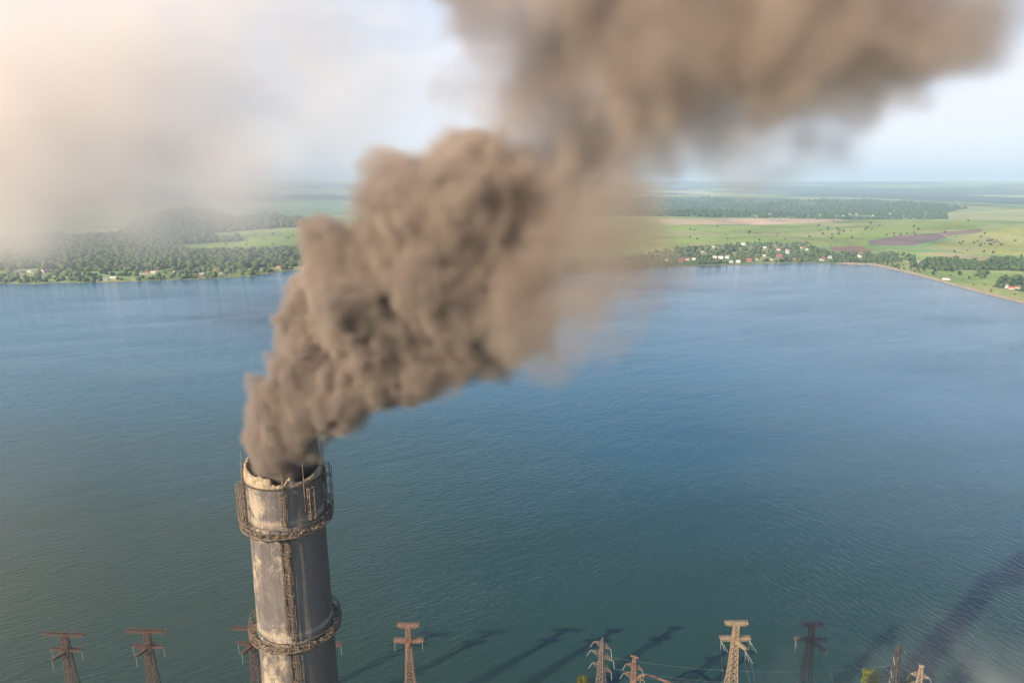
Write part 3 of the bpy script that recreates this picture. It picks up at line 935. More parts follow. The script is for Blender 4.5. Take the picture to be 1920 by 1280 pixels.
# ------------------------------------------------------------------ trees
def leaf_material(name, c0, c1, var=0.25, patchy=False):
    t = NT(name)
    o = t.geo()
    n = t.noise(o, 0.35, 5, 0.7)
    if patchy: n = t.math('ADD', t.math('MULTIPLY', n, .35), t.math('ADD', t.math('MULTIPLY', t.noise(o, .07, 3, .6), .45), t.math('MULTIPLY', t.noise(o, .012, 3, .6), .25)))
    oi = t.n.new('ShaderNodeObjectInfo')
    c = t.ramp(n, (0.3, c0), (0.7, c1))
    hv = t.n.new('ShaderNodeHueSaturation')
    t.set(hv, 'Value', t.math('ADD', t.math('MULTIPLY', oi.outputs['Random'], var * 2), 1 - var))
    t.set(hv, 'Hue', t.math('ADD', t.math('MULTIPLY', oi.outputs['Random'], 0.05), 0.475))
    t.l.new(c, hv.inputs['Color'])
    p = t.n.new('ShaderNodeBsdfPrincipled'); p.inputs['Roughness'].default_value = 0.7
    p.inputs['Specular IOR Level'].default_value = 0.2
    t.l.new(hv.outputs[0], p.inputs['Base Color'])
    tr = t.n.new('ShaderNodeBsdfTranslucent'); t.l.new(hv.outputs[0], tr.inputs[0])
    mx = t.n.new('ShaderNodeMixShader'); mx.inputs[0].default_value = 0.25
    t.l.new(p.outputs[0], mx.inputs[1]); t.l.new(tr.outputs[0], mx.inputs[2])
    t.l.new(mx.outputs[0], t.out.inputs['Surface'])
    return t.m
LEAF_OLIVE = leaf_material('olive_leaves', (.12, .13, .02), (.26, .25, .05))
LEAF_DARK = leaf_material('dark_leaves', (.02, .04, .015), (.05, .08, .025))
LEAF_MID = leaf_material('green_leaves', (.04, .07, .02), (.11, .15, .045), 0.35, True)
BARK = simple('bark', (.06, .045, .03), (.13, .10, .07), 2.0)

def crown_arrays(seed, Rr, hh, n, leaf, lumps):
    r = np.random.RandomState(seed)
    c = r.normal(size=(lumps, 3)); c /= np.linalg.norm(c, axis=1)[:, None]
    c *= (r.uniform(.35, .8, lumps) * Rr)[:, None]; c[:, 2] *= hh / Rr
    lr = r.uniform(.28, .5, lumps) * Rr
    w = lr ** 2; pick = r.choice(lumps, n, p=w / w.sum())
    d = r.normal(size=(n, 3)); d /= np.linalg.norm(d, axis=1)[:, None]
    p = c[pick] + d * (lr[pick] * r.uniform(.55, 1.08, n) ** .5)[:, None]
    a = r.normal(size=(n, 3)); a /= np.linalg.norm(a, axis=1)[:, None]
    b = np.cross(a, d); b /= np.linalg.norm(b, axis=1)[:, None] + 1e-9
    a = np.cross(b, d + r.normal(size=(n, 3)) * .5); a /= np.linalg.norm(a, axis=1)[:, None] + 1e-9
    s = leaf * r.uniform(.6, 1.4, n)[:, None]
    v = np.stack([p - a * s - b * s * .6, p + a * s - b * s * .6, p + a * s * .8 + b * s * .6, p - a * s * .8 + b * s * .6], 1).reshape(-1, 3)
    f = np.arange(n * 4).reshape(-1, 4)
    return v, f, c
def build_tree(name, seed, Rr, hh, trunk, n, leaf, lumps, mat, loc):
    o = empty(name, loc)
    v, f, c = crown_arrays(seed, Rr, hh, n, leaf, lumps)
    zc = trunk + hh * 0.75
    v = v + np.array((0, 0, zc))
    mesh_np('crown', v, f, mat, o)
    m = MB()
    m.tube([(0, 0, -.3), (.03 * Rr, 0, trunk * .5), (0, .03 * Rr, trunk), (0, 0, zc)], [Rr * .085, Rr * .065, Rr * .055, Rr * .02], 7)
    for q in range(min(6, lumps)):
        e = Vector(c[q]) + Vector((0, 0, zc))
        m.tube([(0, 0, trunk * (.7 + .05 * q)), Vector((0, 0, trunk)).lerp(e, .5) + Vector((0, 0, .2)), e], [Rr * .035, Rr * .025, Rr * .01], 5)
    m.build('trunk', BARK, o)
    return o
def tree_top(px, py, depth):
    d = ray(px, py); return d[0] * depth, d[1] * depth, H + d[2] * depth
x, y, z = tree_top(1634, 1254, 266)
tag(build_tree('tree', 3, 4.3, 4.0, max(2.0, z - 2 - 7.0), 5200, .17, 26, LEAF_OLIVE, (x, y, 2.0)), 'bright olive green round tree at the water edge near the chimney shadow', 'tree')
x, y, z = tree_top(1094, 1266, 268)
tag(build_tree('tree', 4, 3.0, 3.0, max(2.0, z - 2 - 5.2), 3000, .17, 18, LEAF_OLIVE, (x, y, 2.0)), 'small olive tree at the foot of the sharp peaked pylon', 'tree')
x, y, z = tree_top(1703, 1265, 264)
tag(build_tree('tree', 5, 3.0, 3.0, max(2.0, z - 2 - 5.2), 3000, .18, 18, LEAF_DARK, (x, y, 2.0)), 'dark green tree beside the dark slim pylon', 'tree')
x, y, z = tree_top(415, 1281, 268)

HOUSES_LEFT = [(33, 510, 'white', 'grey', .9), (56, 510.5, 'white', 'pale', .7), (64, 511, 'white', 'grey', .7), (85, 511, 'white', 'red', 1.3), (152, 515, 'cream', 'brown', 1.0), (198, 525, 'white', 'grey', .9), (213, 524, 'cream', 'pale', 1.1),
         (264, 514, 'white', 'grey', .7), (275, 514, 'white', 'red', 1.1), (288, 513.5, 'cream', 'pale', 1.0), (293, 511, 'white', 'red', .8), (330, 511, 'cream', 'brown', .9), (380, 517, 'brick', 'grey', 1.1), (366, 507, 'cream', 'brown', .9),
         (418, 513, 'white', 'brown', .9), (471, 508, 'white', 'red', 1.0), (523, 502, 'cream', 'red', .9), (404, 508, 'brick', 'red', .9)]
HOUSES_RIGHT = [(1276, 491, 'brick', 'red', 1.2), (1290, 488, 'cream', 'red', 1.0), (1301, 487, 'white', 'pale', .8), (1340, 484, 'cream', 'pale', 1.0), (1352, 485, 'white', 'pale', 1.1), (1364, 484, 'white', 'grey', 1.1), (1371, 492, 'white', 'grey', .9),
         (1384, 492, 'white', 'pale', 1.0), (1395, 459, 'white', 'grey', 1.3), (1404, 490, 'brick', 'red', 1.2), (1432, 481, 'cream', 'pale', .9), (1434, 465, 'white', 'pale', .8), (1460, 469, 'white', 'red', 1.0), (1461, 482, 'brick', 'red', 1.3),
         (1477, 475, 'white', 'grey', 1.3), (1476, 470, 'white', 'red', .8), (1504, 466, 'cream', 'red', .8), (1514, 469, 'white', 'grey', .9), (1541, 488, 'white', 'brown', .9), (1556, 484, 'cream', 'grey', 1.0), (1543, 485, 'brick', 'red', .8),
         (1608, 479, 'white', 'brown', 1.0), (1612, 483, 'cream', 'pale', .8), (1337, 464, 'white', 'pale', .7), (1420, 487, 'cream', 'brown', .8), (1447, 487, 'white', 'brown', .7), (1490, 487, 'brick', 'brown', .8), (1316, 474, 'cream', 'pale', .7),
         (1250, 489, 'cream', 'red', .9), (1226, 495, 'brick', 'brown', .9), (1720, 493, 'white', 'grey', .8), (1885, 539, 'white', 'grey', 1.0), (1896, 542, 'cream', 'red', .9), (1909, 541, 'cream', 'brown', .9)]
def by_house(px, py):
    """yards and lanes in front of the houses are kept clear of trees"""
    return any(abs(px - h[0]) < 6 and -2.5 < py - h[1] < 7 for h in HOUSES_LEFT + HOUSES_RIGHT) or (1405 < px < 1765 and 402.5 < py < 411 and vnoise2(px / 5.0, py / 2.0, 95) < .55)
# ---- far shore: one set of small trees, copied
protos = []
for q, (Rr, hh, tk, mt) in enumerate(((4.2, 4.4, 2.5, LEAF_MID), (3.4, 4.6, 2.2, LEAF_MID), (5.2, 4.8, 3.0, LEAF_DARK), (3.0, 3.0, 1.6, LEAF_OLIVE))):
    protos.append(build_tree('tree', 40 + q, Rr, hh, tk, 230, Rr * .16, 9, mt, (0, 0, 0)))
used = [False] * 4
def put_tree(px, py, kind, label, group, s=1.0):
    X, Y, Z = at(px, py)
    if math.hypot(X, Y) < float(shore_r(math.atan2(X, Y))) + 3 or by_house(px, py): return None
    p = protos[kind]
    o = copy_tree(p) if used[kind] else p
    used[kind] = True
    o.location = (X, Y, Z - .1); o.scale = (s, s, s * rng.uniform(.85, 1.15)); o.rotation_euler = (0, 0, rng.uniform(0, 6.28))
    tag(o, label, 'tree', group)
    return o
GL, GV, GB = 'trees along the left far shore', 'trees among the houses on the right far shore', 'trees on the low ground at the right edge'
nl = 0
while nl < 120:
    px = rng.uniform(0, 548)
    base = np.interp(px, [p[0] for p in SHORE_PX], [p[1] for p in SHORE_PX])
    py = base - 1.5 - rng.random() ** 1.6 * 22
    if put_tree(px, py, rng.choice((0, 0, 1, 1, 2, 3)), 'small green tree between the cottages on the wooded left far shore', GL, rng.uniform(.6, 1.1)): nl += 1
nv = 0
while nv < 125:
    px = rng.uniform(1195, 1735)
    base = np.interp(px, [p[0] for p in SHORE_PX], [p[1] for p in SHORE_PX])
    py = base - 1 - rng.random() ** 1.3 * (34 if px < 1560 else 14)
    if put_tree(px, py, rng.choice((0, 0, 1, 1, 2, 3)), 'small green tree among the village houses on the right far shore', GV, rng.uniform(.55, 1.0)): nv += 1
nb = 0
while nb < 45:
    px = rng.uniform(1700, 1925)
    base = np.interp(px, [p[0] for p in SHORE_PX], [p[1] for p in SHORE_PX])
    py = rng.uniform(482, base - 5)
    if not (inside(CLUMP_R, np.array([px]), np.array([py]))[0] or inside(CLUMP_R2, np.array([px]), np.array([py]))[0] or rng.random() < .25): continue
    if put_tree(px, py, rng.choice((0, 2, 2, 3)), 'small tree in the loose grove on flat ground behind the right hand embankment', GB, rng.uniform(.6, 1.0)): nb += 1
for p, u in zip(protos, used): assert u

# ---- woods too dense to count
def ico():
    t = (1 + 5 ** .5) / 2
    v = np.array([(-1, t, 0), (1, t, 0), (-1, -t, 0), (1, -t, 0), (0, -1, t), (0, 1, t), (0, -1, -t), (0, 1, -t), (t, 0, -1), (t, 0, 1), (-t, 0, -1), (-t, 0, 1)], float)
    f = [(0, 11, 5), (0, 5, 1), (0, 1, 7), (0, 7, 10), (0, 10, 11), (1, 5, 9), (5, 11, 4), (11, 10, 2), (10, 7, 6), (7, 1, 8), (3, 9, 4), (3, 4, 2), (3, 2, 6), (3, 6, 8), (3, 8, 9), (4, 9, 5), (2, 4, 11), (6, 2, 10), (8, 6, 7), (9, 8, 1)]
    v = [tuple(p / np.linalg.norm(p)) for p in v]; mid = {}; nf = []
    def mp(a, b):
        k = (min(a, b), max(a, b))
        if k not in mid:
            p = (np.array(v[a]) + np.array(v[b])) / 2; v.append(tuple(p / np.linalg.norm(p))); mid[k] = len(v) - 1
        return mid[k]
    for a, b, c in f:
        ab, bc, ca = mp(a, b), mp(b, c), mp(c, a)
        nf += [(a, ab, ca), (b, bc, ab), (c, ca, bc), (ab, bc, ca)]
    return np.array(v), np.array(nf)
IV, IF = ico()
def sample_zone(poly, sx, sy, prob=1.0, seed=0):
    r = random.Random(seed)
    xs_ = [p[0] for p in poly]; ys_ = [p[1] for p in poly]
    x0, x1 = max(min(xs_), -120), min(max(xs_), 2050)
    out = []; y = min(ys_)
    while y < max(ys_):
        x = x0
        while x < x1:
            qx, qy = x + r.uniform(-.5, .5) * sx, y + r.uniform(-.5, .5) * sy
            if r.random() < prob and inside(poly, np.array([qx]), np.array([qy]))[0]: out.append((qx, qy))
            x += sx
        y += sy
    return out
def wood(name, pts, size, mat, label, seed):
    r = np.random.RandomState(seed)
    vs, fs = [], []; b = 0
    for px, py in pts:
        if by_house(px, py): continue
        X, Y, Z = at(px, py)
        s = (r.uniform(.6, 1.25) if r.rand() > .08 else 1.5) * size
        k = 1 + r.uniform(-.28, .28, len(IV))
        v = IV * k[:, None] * np.array((s, s, s * r.uniform(.75, 1.1)))
        a = r.uniform(0, 6.28); ca, sa = math.cos(a), math.sin(a)
        v = np.stack([v[:, 0] * ca - v[:, 1] * sa + X, v[:, 0] * sa + v[:, 1] * ca + Y, v[:, 2] + Z + s * .75], 1)
        vs.append(v); fs.append(IF + b); b += len(IV)
    o = mesh_np(name, np.concatenate(vs), np.concatenate(fs), mat)
    tag(o, label, 'woodland', kind='stuff')
    return o
LEAF_WOOD = leaf_material('wood_leaves', (.026, .056, .014), (.11, .155, .035), 0.0, True)
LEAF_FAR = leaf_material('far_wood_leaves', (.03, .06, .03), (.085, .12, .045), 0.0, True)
F_STRIP = [(x, np.interp(x, [p[0] for p in SHORE_PX], [p[1] for p in SHORE_PX]) - 1.2) for x in range(-120, 549, 12)]
F_STRIP = F_STRIP + [(x, y - np.interp(x, (-120, 200, 400, 548), (20, 22, 17, 12))) for x, y in F_STRIP[::-1]]
wood('woodland', sample_zone(F_STRIP, 7.0, 2.6, .38, 14), 4.6, LEAF_MID, 'lighter green garden trees filling the strip along the left far shore', 6)
wood('woodland', [p for p in sample_zone(F_LEFT, 6.4, 2.4, 1, 1) if vnoise2(p[0] / 26, p[1] / 7, 93) + .6 * vnoise2(p[0] / 9, p[1] / 3, 94) > .26] + sample_zone(F_LEFT2, 6, 2.0, 1, 2), 6.2, LEAF_WOOD, 'dense dark green wood covering the left far shore below the smoke veil', 1)
wood('woodland', sample_zone(F_BAND, 6.0, 1.5, .85, 3), 7.5, LEAF_WOOD, 'belt of woodland behind the bright meadow on the left far shore', 2)
wood('woodland', sample_zone(F_VILL, 6.0, 2.2, .62, 4), 4.0, LEAF_MID, 'loose mass of garden trees around the village on the right far shore', 3)
wood('woodland', sample_zone(BELT_R, 7.0, 2.6, .9, 5) + sample_zone(CLUMP_R, 8, 3.4, .7, 6) + sample_zone(CLUMP_R2, 8, 3.4, .8, 7), 4.6, LEAF_WOOD, 'dark belt of wood on the low ground behind the right embankment', 4)
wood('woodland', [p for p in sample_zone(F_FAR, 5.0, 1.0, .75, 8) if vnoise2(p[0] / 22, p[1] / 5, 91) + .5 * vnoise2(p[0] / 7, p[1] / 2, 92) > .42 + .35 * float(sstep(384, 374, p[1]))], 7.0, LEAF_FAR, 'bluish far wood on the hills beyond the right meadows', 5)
# hedge lines and single bushes in the meadows
GBU = 'bushes dotted over the far meadows'
bush0 = None
spots = [(1200 + rng.uniform(0, 640), rng.uniform(414, 450)) for _ in range(60)]
spots = [p for p in spots if inside(MEADOW_R, np.array([p[0]]), np.array([p[1]]))[0]] + [(1560 + rng.gauss(0, 28), 431 + rng.gauss(0, 6)) for _ in range(14)] + [(1690 + rng.uniform(-30, 30), 439 + rng.uniform(-2, 3)) for _ in range(8)]
spotsL = [(rng.uniform(400, 640), rng.uniform(438, 468)) for _ in range(26)]
spotsL = [p for p in spotsL if inside(MEADOW_L, np.array([p[0]]), np.array([p[1]]))[0]]
hill = [(1830 + rng.gauss(0, 30), 455 + rng.gauss(0, 8)) for _ in range(26)]
for lab, lst in (('dark bush on the green meadow above the right hand village', spots), ('dark bush on the bright meadow above the left wood', spotsL), ('dark bush on the yellow green hill at the right edge', hill)):
    for px, py in lst:
        X, Y, Z = at(px, py)
        if bush0 is None:
            v, f, _ = crown_arrays(77, 4.0, 2.6, 160, .75, 8)
            o = bush0 = mesh_np('bush', v + np.array((0, 0, 1.8)), f, LEAF_DARK)
        else:
            o = bush0.copy(); COL.objects.link(o)
        s = rng.uniform(.5, 1.2) * (1.25 if py < 430 else 1)
        o.location = (X, Y, Z); o.scale = (s * rng.uniform(.8, 1.5), s, s); o.rotation_euler = (0, 0, rng.uniform(0, 6.28))
        tag(o, lab, 'bush', GBU)

# ------------------------------------------------------------------ houses on the far shore
def mat_plain(name, c, rough=0.8): return simple(name, tuple(k * .85 for k in c), c, 0.5, rough)
WALLS = {'white': mat_plain('white_render', (.78, .76, .72)), 'cream': mat_plain('cream_render', (.62, .54, .40)), 'brick': mat_plain('red_brick', (.34, .17, .12))}
ROOFS = {'red': mat_plain('red_roof', (.38, .10, .075)), 'grey': mat_plain('grey_roof', (.30, .30, .30)), 'brown': mat_plain('brown_roof', (.19, .12, .085)), 'pale': mat_plain('pale_roof', (.60, .58, .55))}
PANE = mat_plain('dark_pane', (.04, .05, .06), 0.2)
def make_house(wall, roof, L=10.0, W=8.0, hw=3.2, hr=2.6):
    o = empty('house', (0, 0, 0))
    m = MB()
    x, y = L / 2, W / 2
    m.add([(-x, -y, -2), (x, -y, -2), (x, y, -2), (-x, y, -2), (-x, -y, hw), (x, -y, hw), (x, y, hw), (-x, y, hw), (-x, 0, hw + hr), (x, 0, hw + hr)],
          [(0, 1, 5, 4), (2, 3, 7, 6), (3, 0, 4, 8, 7), (1, 2, 6, 9, 5)])
    m.build('wall', WALLS[wall], o)
    m = MB(); e = 0.5; t = .18; k = hr / y
    ze = hw - e * k
    m.add([(-x - e, -y - e, ze + t), (x + e, -y - e, ze + t), (x + e, 0, hw + hr + t), (-x - e, 0, hw + hr + t), (x + e, y + e, ze + t), (-x - e, y + e, ze + t),
           (-x - e, -y - e, ze), (x + e, -y - e, ze), (x + e, y + e, ze), (-x - e, y + e, ze)],
          [(0, 1, 2, 3), (3, 2, 4, 5), (6, 7, 1, 0), (5, 4, 8, 9), (1, 7, 2), (2, 8, 4), (0, 3, 6), (3, 5, 9)])
    rf = m.build('roof', ROOFS[roof], o)
    m = MB(); m.box((x * .3, .8, hw + hr * .5), (x * .3 + .8, 1.6, hw + hr + 1.1)); m.build('chimney', WALLS['brick'], rf)
    m = MB()
    m.box((-.5, -y - .06, -0.2), (.5, -y + .02, 2.0)); m.build('door', ROOFS['brown'], o)
    for s in (-1, 1):
        m = MB(); m.box((s * x * .6 - .7, -y - .05, .9), (s * x * .6 + .7, -y + .02, 2.3)); m.build('window', PANE, o)
    return o
HOUSES = {}
ORD = ['first', 'second', 'third', 'fourth', 'fifth', 'sixth', 'seventh', 'eighth', 'ninth', 'tenth', 'eleventh', 'twelfth', 'thirteenth', 'fourteenth', 'fifteenth', 'sixteenth', 'seventeenth', 'eighteenth', 'nineteenth', 'twentieth']
def put_house(px, py, wall, roof, s, label, group):
    k = (wall, roof)
    if k in HOUSES: o = copy_tree(HOUSES[k])
    else: o = HOUSES[k] = make_house(*k)
    X, Y, Z = at(px, py)
    o.location = (X, Y, Z + .1); o.scale = (s, s, s)
    o.rotation_euler = (0, 0, math.atan2(-X, Y) + rng.uniform(-.6, .6))
    tag(o, label, 'house', group)
    return o
def village(lst, tail, group):
    cnt, seen = {}, {}
    lst = sorted(lst)
    for h in lst: cnt[h[2:4]] = cnt.get(h[2:4], 0) + 1
    for px, py, wall, roof, s in lst:
        k = (wall, roof); i = seen.get(k, 0); seen[k] = i + 1
        desc = '%s walled house with %s roof' % (wall, roof)
        if cnt[k] == 1: lab = 'only %s %s' % (desc, tail)
        elif i == 0: lab = 'leftmost %s %s' % (desc, tail)
        elif i == cnt[k] - 1: lab = 'rightmost %s %s' % (desc, tail)
        else: lab = '%s from the left %s %s' % (ORD[i], desc, tail)
        put_house(px, py, wall, roof, s, lab, group)
village(HOUSES_LEFT, 'on the left shore', 'houses on the left far shore')
village(HOUSES_RIGHT, 'in the right shore village', 'houses in the village on the right far shore')
far_h = [(1415 + 340 * i / 23 + rng.uniform(-6, 6), 404.5 + rng.uniform(-3.5, 3.0), 'white', ('grey', 'pale')[i % 2], rng.uniform(.55, 1.0)) for i in range(24)]
for px, py, w, r_, s in far_h:
    put_house(px, py, w, r_, s, 'tiny far white house with a %s roof under the bluish wood' % r_, 'far houses under the bluish wood')

# long white boathouse at the embankment
def boathouse():
    X, Y, Z = at(1775, 524)
    o = tag(empty('boathouse', (X, Y, Z), math.atan2(-X, Y) + R(-28)), 'long low white boathouse on the embankment of the right shore', 'boathouse')
    o.scale = (.62, .62, .62)
    m = MB(); m.box((-12, -4, -2), (12, 4, 4)); m.box((-3.9, -4.25, 0), (3.9, -4, 4.4)); m.build('wall', WALLS['white'], o)
    m = MB(); m.add([(-12.6, -4.8, 4.0), (12.6, -4.8, 4.0), (12.6, 4.8, 4.0), (-12.6, 4.8, 4.0), (-12, 0, 5.8), (12, 0, 5.8)], [(0, 1, 5, 4), (2, 3, 4, 5), (1, 2, 5), (3, 0, 4), (3, 2, 1, 0)]); m.build('roof', ROOFS['grey'], o)
    for k in range(5):
        m = MB(); m.box((-11 + k * 1.3, -4.06, 1), (-10.2 + k * 1.3, -3.96, 2.6)); m.build('window', PANE, o)
    m = MB(); m.box((4.5, -4.07, 0), (7.5, -3.96, 3)); m.build('door', ROOFS['brown'], o)
boathouse()

# stone embankment along the right shore
def embankment():
    t = NT('stone_embankment'); p = t.geo()
    MATE = t.principled(t.ramp(t.noise(p, 0.5, 6, .7), (.3, (.19, .15, .10)), (.7, (.36, .29, .19))), .9, bump=t.noise(p, 1.2, 4), bump_s=.6, bump_d=.4)
    n = 260; a0, a1 = [math.atan2(*on_plane(*q)) for q in ((1568, 494.5), (2200, 642))]
    vs, fs = [], []
    for i in range(n + 1):
        a = a0 + (a1 - a0) * i / n
        r = float(shore_r(a)); k = sstep(0, .05, i / n)
        ux, uy = math.sin(a), math.cos(a)
        for dr, z in ((-6, -1.2), (0, 0.9 + k), (4, 2.2 + 1.2 * k), (9, 2.3 + 1.2 * k), (15, 1.0)):
            j = (float(vnoise2(i * .7, dr)) - .5) * .5
            vs.append(((r + dr) * ux, (r + dr) * uy, z + j))
    for i in range(n):
        for q in range(4): fs.append((5 * i + q, 5 * i + 5 + q, 5 * i + 6 + q, 5 * i + 1 + q))
    o = mesh_np('embankment', vs, fs, MATE, smooth=True)
    tag(o, 'pale stone embankment edging the lake on the right shore', 'embankment', kind='structure')
embankment()

# ------------------------------------------------------------------ smoke: density worked out on a grid and handed to a fog volume
def grid_noise(shape, cell, r):
    cell = cell if hasattr(cell, '__len__') else (cell,) * 3
    """smooth random field over a grid, one random value every `cell` voxels"""
    cs = [int(math.ceil(n / c)) + 3 for n, c in zip(shape, cell)]
    g = r.random_sample(cs).astype(np.float32)
    for ax, n in enumerate(shape):
        t = np.arange(n, dtype=np.float32) / cell[ax] + r.random_sample()
        i = np.floor(t).astype(int); f = t - i; f = f * f * (3 - 2 * f)
        sh = [1, 1, 1]; sh[ax] = n; f = f.reshape(sh)
        g = np.take(g, i, axis=ax) * (1 - f) + np.take(g, i + 1, axis=ax) * f
    return g
def shear(a, r, lean=1.0):
    """lean and wave the noise so that its lattice does not show"""
    nx, ny, nz = a.shape
    def walk(n, tilt):
        t = np.arange(n)
        return np.round(tilt * t + (9 * np.sin(t / 13.0 + r.rand() * 6) + 6 * np.sin(t / 7.1 + r.rand() * 6)) * (.35 + .65 * lean)).astype(int)
    for k, q in enumerate(walk(nz, .45 * lean)): a[:, :, k] = np.roll(a[:, :, k], q, 0)
    for i, q in enumerate(walk(nx, -.35 * lean)): a[i] = np.roll(a[i], q, 1)
    return a
def grid_fbm(shape, cell, octs, r, gain=.5):
    s, a, t = 0, 1.0, 0
    c = cell
    for _ in range(octs):
        s = s + a * grid_noise(shape, c, r); t += a; a *= gain; c = max(1.6, c / 2.03)
    return s / t

def fog_object(name, dens, lo, vox, mat, label):
    nx, ny, nz = dens.shape
    me = bpy.data.meshes.new(name)
    me.vertices.add(dens.size)
    a = me.attributes.new('smoke_density', 'FLOAT', 'POINT')
    a.data.foreach_set('value', np.ascontiguousarray(dens, np.float32).ravel())
    o = bpy.data.objects.new(name, me); COL.objects.link(o)
    me.materials.append(mat)
    ng = bpy.data.node_groups.new(name, 'GeometryNodeTree')
    ng.interface.new_socket('Geometry', in_out='INPUT', socket_type='NodeSocketGeometry')
    ng.interface.new_socket('Geometry', in_out='OUTPUT', socket_type='NodeSocketGeometry')
    N, L = ng.nodes, ng.links
    gi, go = N.new('NodeGroupInput'), N.new('NodeGroupOutput')
    vc = N.new('GeometryNodeVolumeCube')
    hi = [lo[i] + vox * (dens.shape[i] - 1) for i in range(3)]
    vc.inputs['Min'].default_value = lo; vc.inputs['Max'].default_value = hi
    vc.inputs['Resolution X'].default_value = nx; vc.inputs['Resolution Y'].default_value = ny; vc.inputs['Resolution Z'].default_value = nz
    pos = N.new('GeometryNodeInputPosition'); sep = N.new('ShaderNodeSeparateXYZ'); L.new(pos.outputs[0], sep.inputs[0])
    def M(op, a, b):
        n = N.new('ShaderNodeMath'); n.operation = op
        for i, v in enumerate((a, b)):
            if isinstance(v, (int, float)): n.inputs[i].default_value = v
            else: L.new(v, n.inputs[i])
        return n.outputs[0]
    ii = [M('FLOOR', M('ADD', M('DIVIDE', M('SUBTRACT', sep.outputs[k], lo[k]), vox), 0.5), 0) for k in range(3)]
    ix = M('ADD', M('MULTIPLY', M('ADD', M('MULTIPLY', ii[0], ny), ii[1]), nz), ii[2])
    si = N.new('GeometryNodeSampleIndex'); si.data_type = 'FLOAT'; si.domain = 'POINT'; si.clamp = True
    na = N.new('GeometryNodeInputNamedAttribute'); na.data_type = 'FLOAT'; na.inputs['Name'].default_value = 'smoke_density'
    L.new(gi.outputs[0], si.inputs['Geometry'])
    L.new(na.outputs[0], si.inputs['Value'])
    L.new(ix, si.inputs['Index'])
    L.new(si.outputs[0], vc.inputs['Density'])
    sm = N.new('GeometryNodeSetMaterial'); sm.inputs['Material'].default_value = mat
    L.new(vc.outputs[0], sm.inputs['Geometry']); L.new(sm.outputs[0], go.inputs[0])
    md = o.modifiers.new('smoke', 'NODES'); md.node_group = ng
    tag(o, label, 'smoke', kind='stuff')
    return o

def smoke_material(name, color, aniso, strength, fresh=None):
    m = bpy.data.materials.new(name); m.use_nodes = True
    nt = m.node_tree; nt.nodes.clear()
    out = nt.nodes.new('ShaderNodeOutputMaterial'); p = nt.nodes.new('ShaderNodeVolumePrincipled')
    p.inputs['Color'].default_value = (*color, 1); p.inputs['Anisotropy'].default_value = aniso
    p.inputs['Density'].default_value = strength
    if fresh:
        # fresh smoke at the mouth is sootier than what has mixed with air
        g = nt.nodes.new('ShaderNodeNewGeometry'); sp = nt.nodes.new('ShaderNodeSeparateXYZ'); nt.links.new(g.outputs['Position'], sp.inputs[0])
        mr = nt.nodes.new('ShaderNodeMapRange'); mr.inputs['From Min'].default_value = 162; mr.inputs['From Max'].default_value = 208
        nt.links.new(sp.outputs[2], mr.inputs['Value'])
        no = nt.nodes.new('ShaderNodeTexNoise'); no.inputs['Scale'].default_value = .16; no.inputs['Detail'].default_value = 2.0
        nt.links.new(g.outputs['Position'], no.inputs['Vector'])
        ad = nt.nodes.new('ShaderNodeMath'); ad.operation = 'MULTIPLY_ADD'; ad.inputs[1].default_value = 1.6; ad.inputs[2].default_value = -.35
        nt.links.new(no.outputs['Fac'], ad.inputs[0])
        ml = nt.nodes.new('ShaderNodeMath'); ml.operation = 'MULTIPLY'; ml.use_clamp = True
        nt.links.new(mr.outputs[0], ml.inputs[0]); nt.links.new(ad.outputs[0], ml.inputs[1])
        mx = nt.nodes.new('ShaderNodeMixRGB'); mx.inputs[1].default_value = (*fresh, 1); mx.inputs[2].default_value = (*color, 1)
        nt.links.new(ml.outputs[0], mx.inputs[0]); nt.links.new(mx.outputs[0], p.inputs['Color'])
    nt.links.new(p.outputs[0], out.inputs['Volume'])
    return m

VOX = 0.30
lo = (-42.0, 54.0, 158.5); dim = (118.0, 46.0, 74.0)
shape = tuple(int(d / VOX) for d in dim)
sr = np.random.RandomState(9)
WX = (lo[0] + VOX * np.arange(shape[0], dtype=np.float32))[:, None, None]
WY = (lo[1] + VOX * np.arange(shape[1], dtype=np.float32))[None, :, None]
WZ = (lo[2] + VOX * np.arange(shape[2], dtype=np.float32))[None, None, :]
def warp(): return (grid_fbm(shape, 10, 4, sr, .55) - .5) * 3.0 + (grid_fbm(shape, 31, 2, sr, .5) - .5) * 4.5
wx, wy, wz = WX + warp(), WY + warp(), WZ + warp()
F2 = np.zeros(shape, np.float32); FR = np.zeros(shape, np.float32); FS = np.zeros(shape, np.float32)
def splat(c, r, rho, soft, w=1.0):
    rr = r * 1.45; mg = rr + 2.8
    i0 = [max(0, int((c[k] - mg - lo[k]) / VOX)) for k in range(3)]
    i1 = [min(shape[k], int((c[k] + mg - lo[k]) / VOX) + 2) for k in range(3)]
    if any(a >= b for a, b in zip(i0, i1)): return
    sl = tuple(slice(a, b) for a, b in zip(i0, i1))
    f = np.clip(1 - ((wx[sl] - c[0]) ** 2 + (wy[sl] - c[1]) ** 2 + (wz[sl] - c[2]) ** 2) / (rr * rr), 0, 1) * w
    f2 = f * f
    F2[sl] += f2; FR[sl] += f2 * rho; FS[sl] += f2 * soft
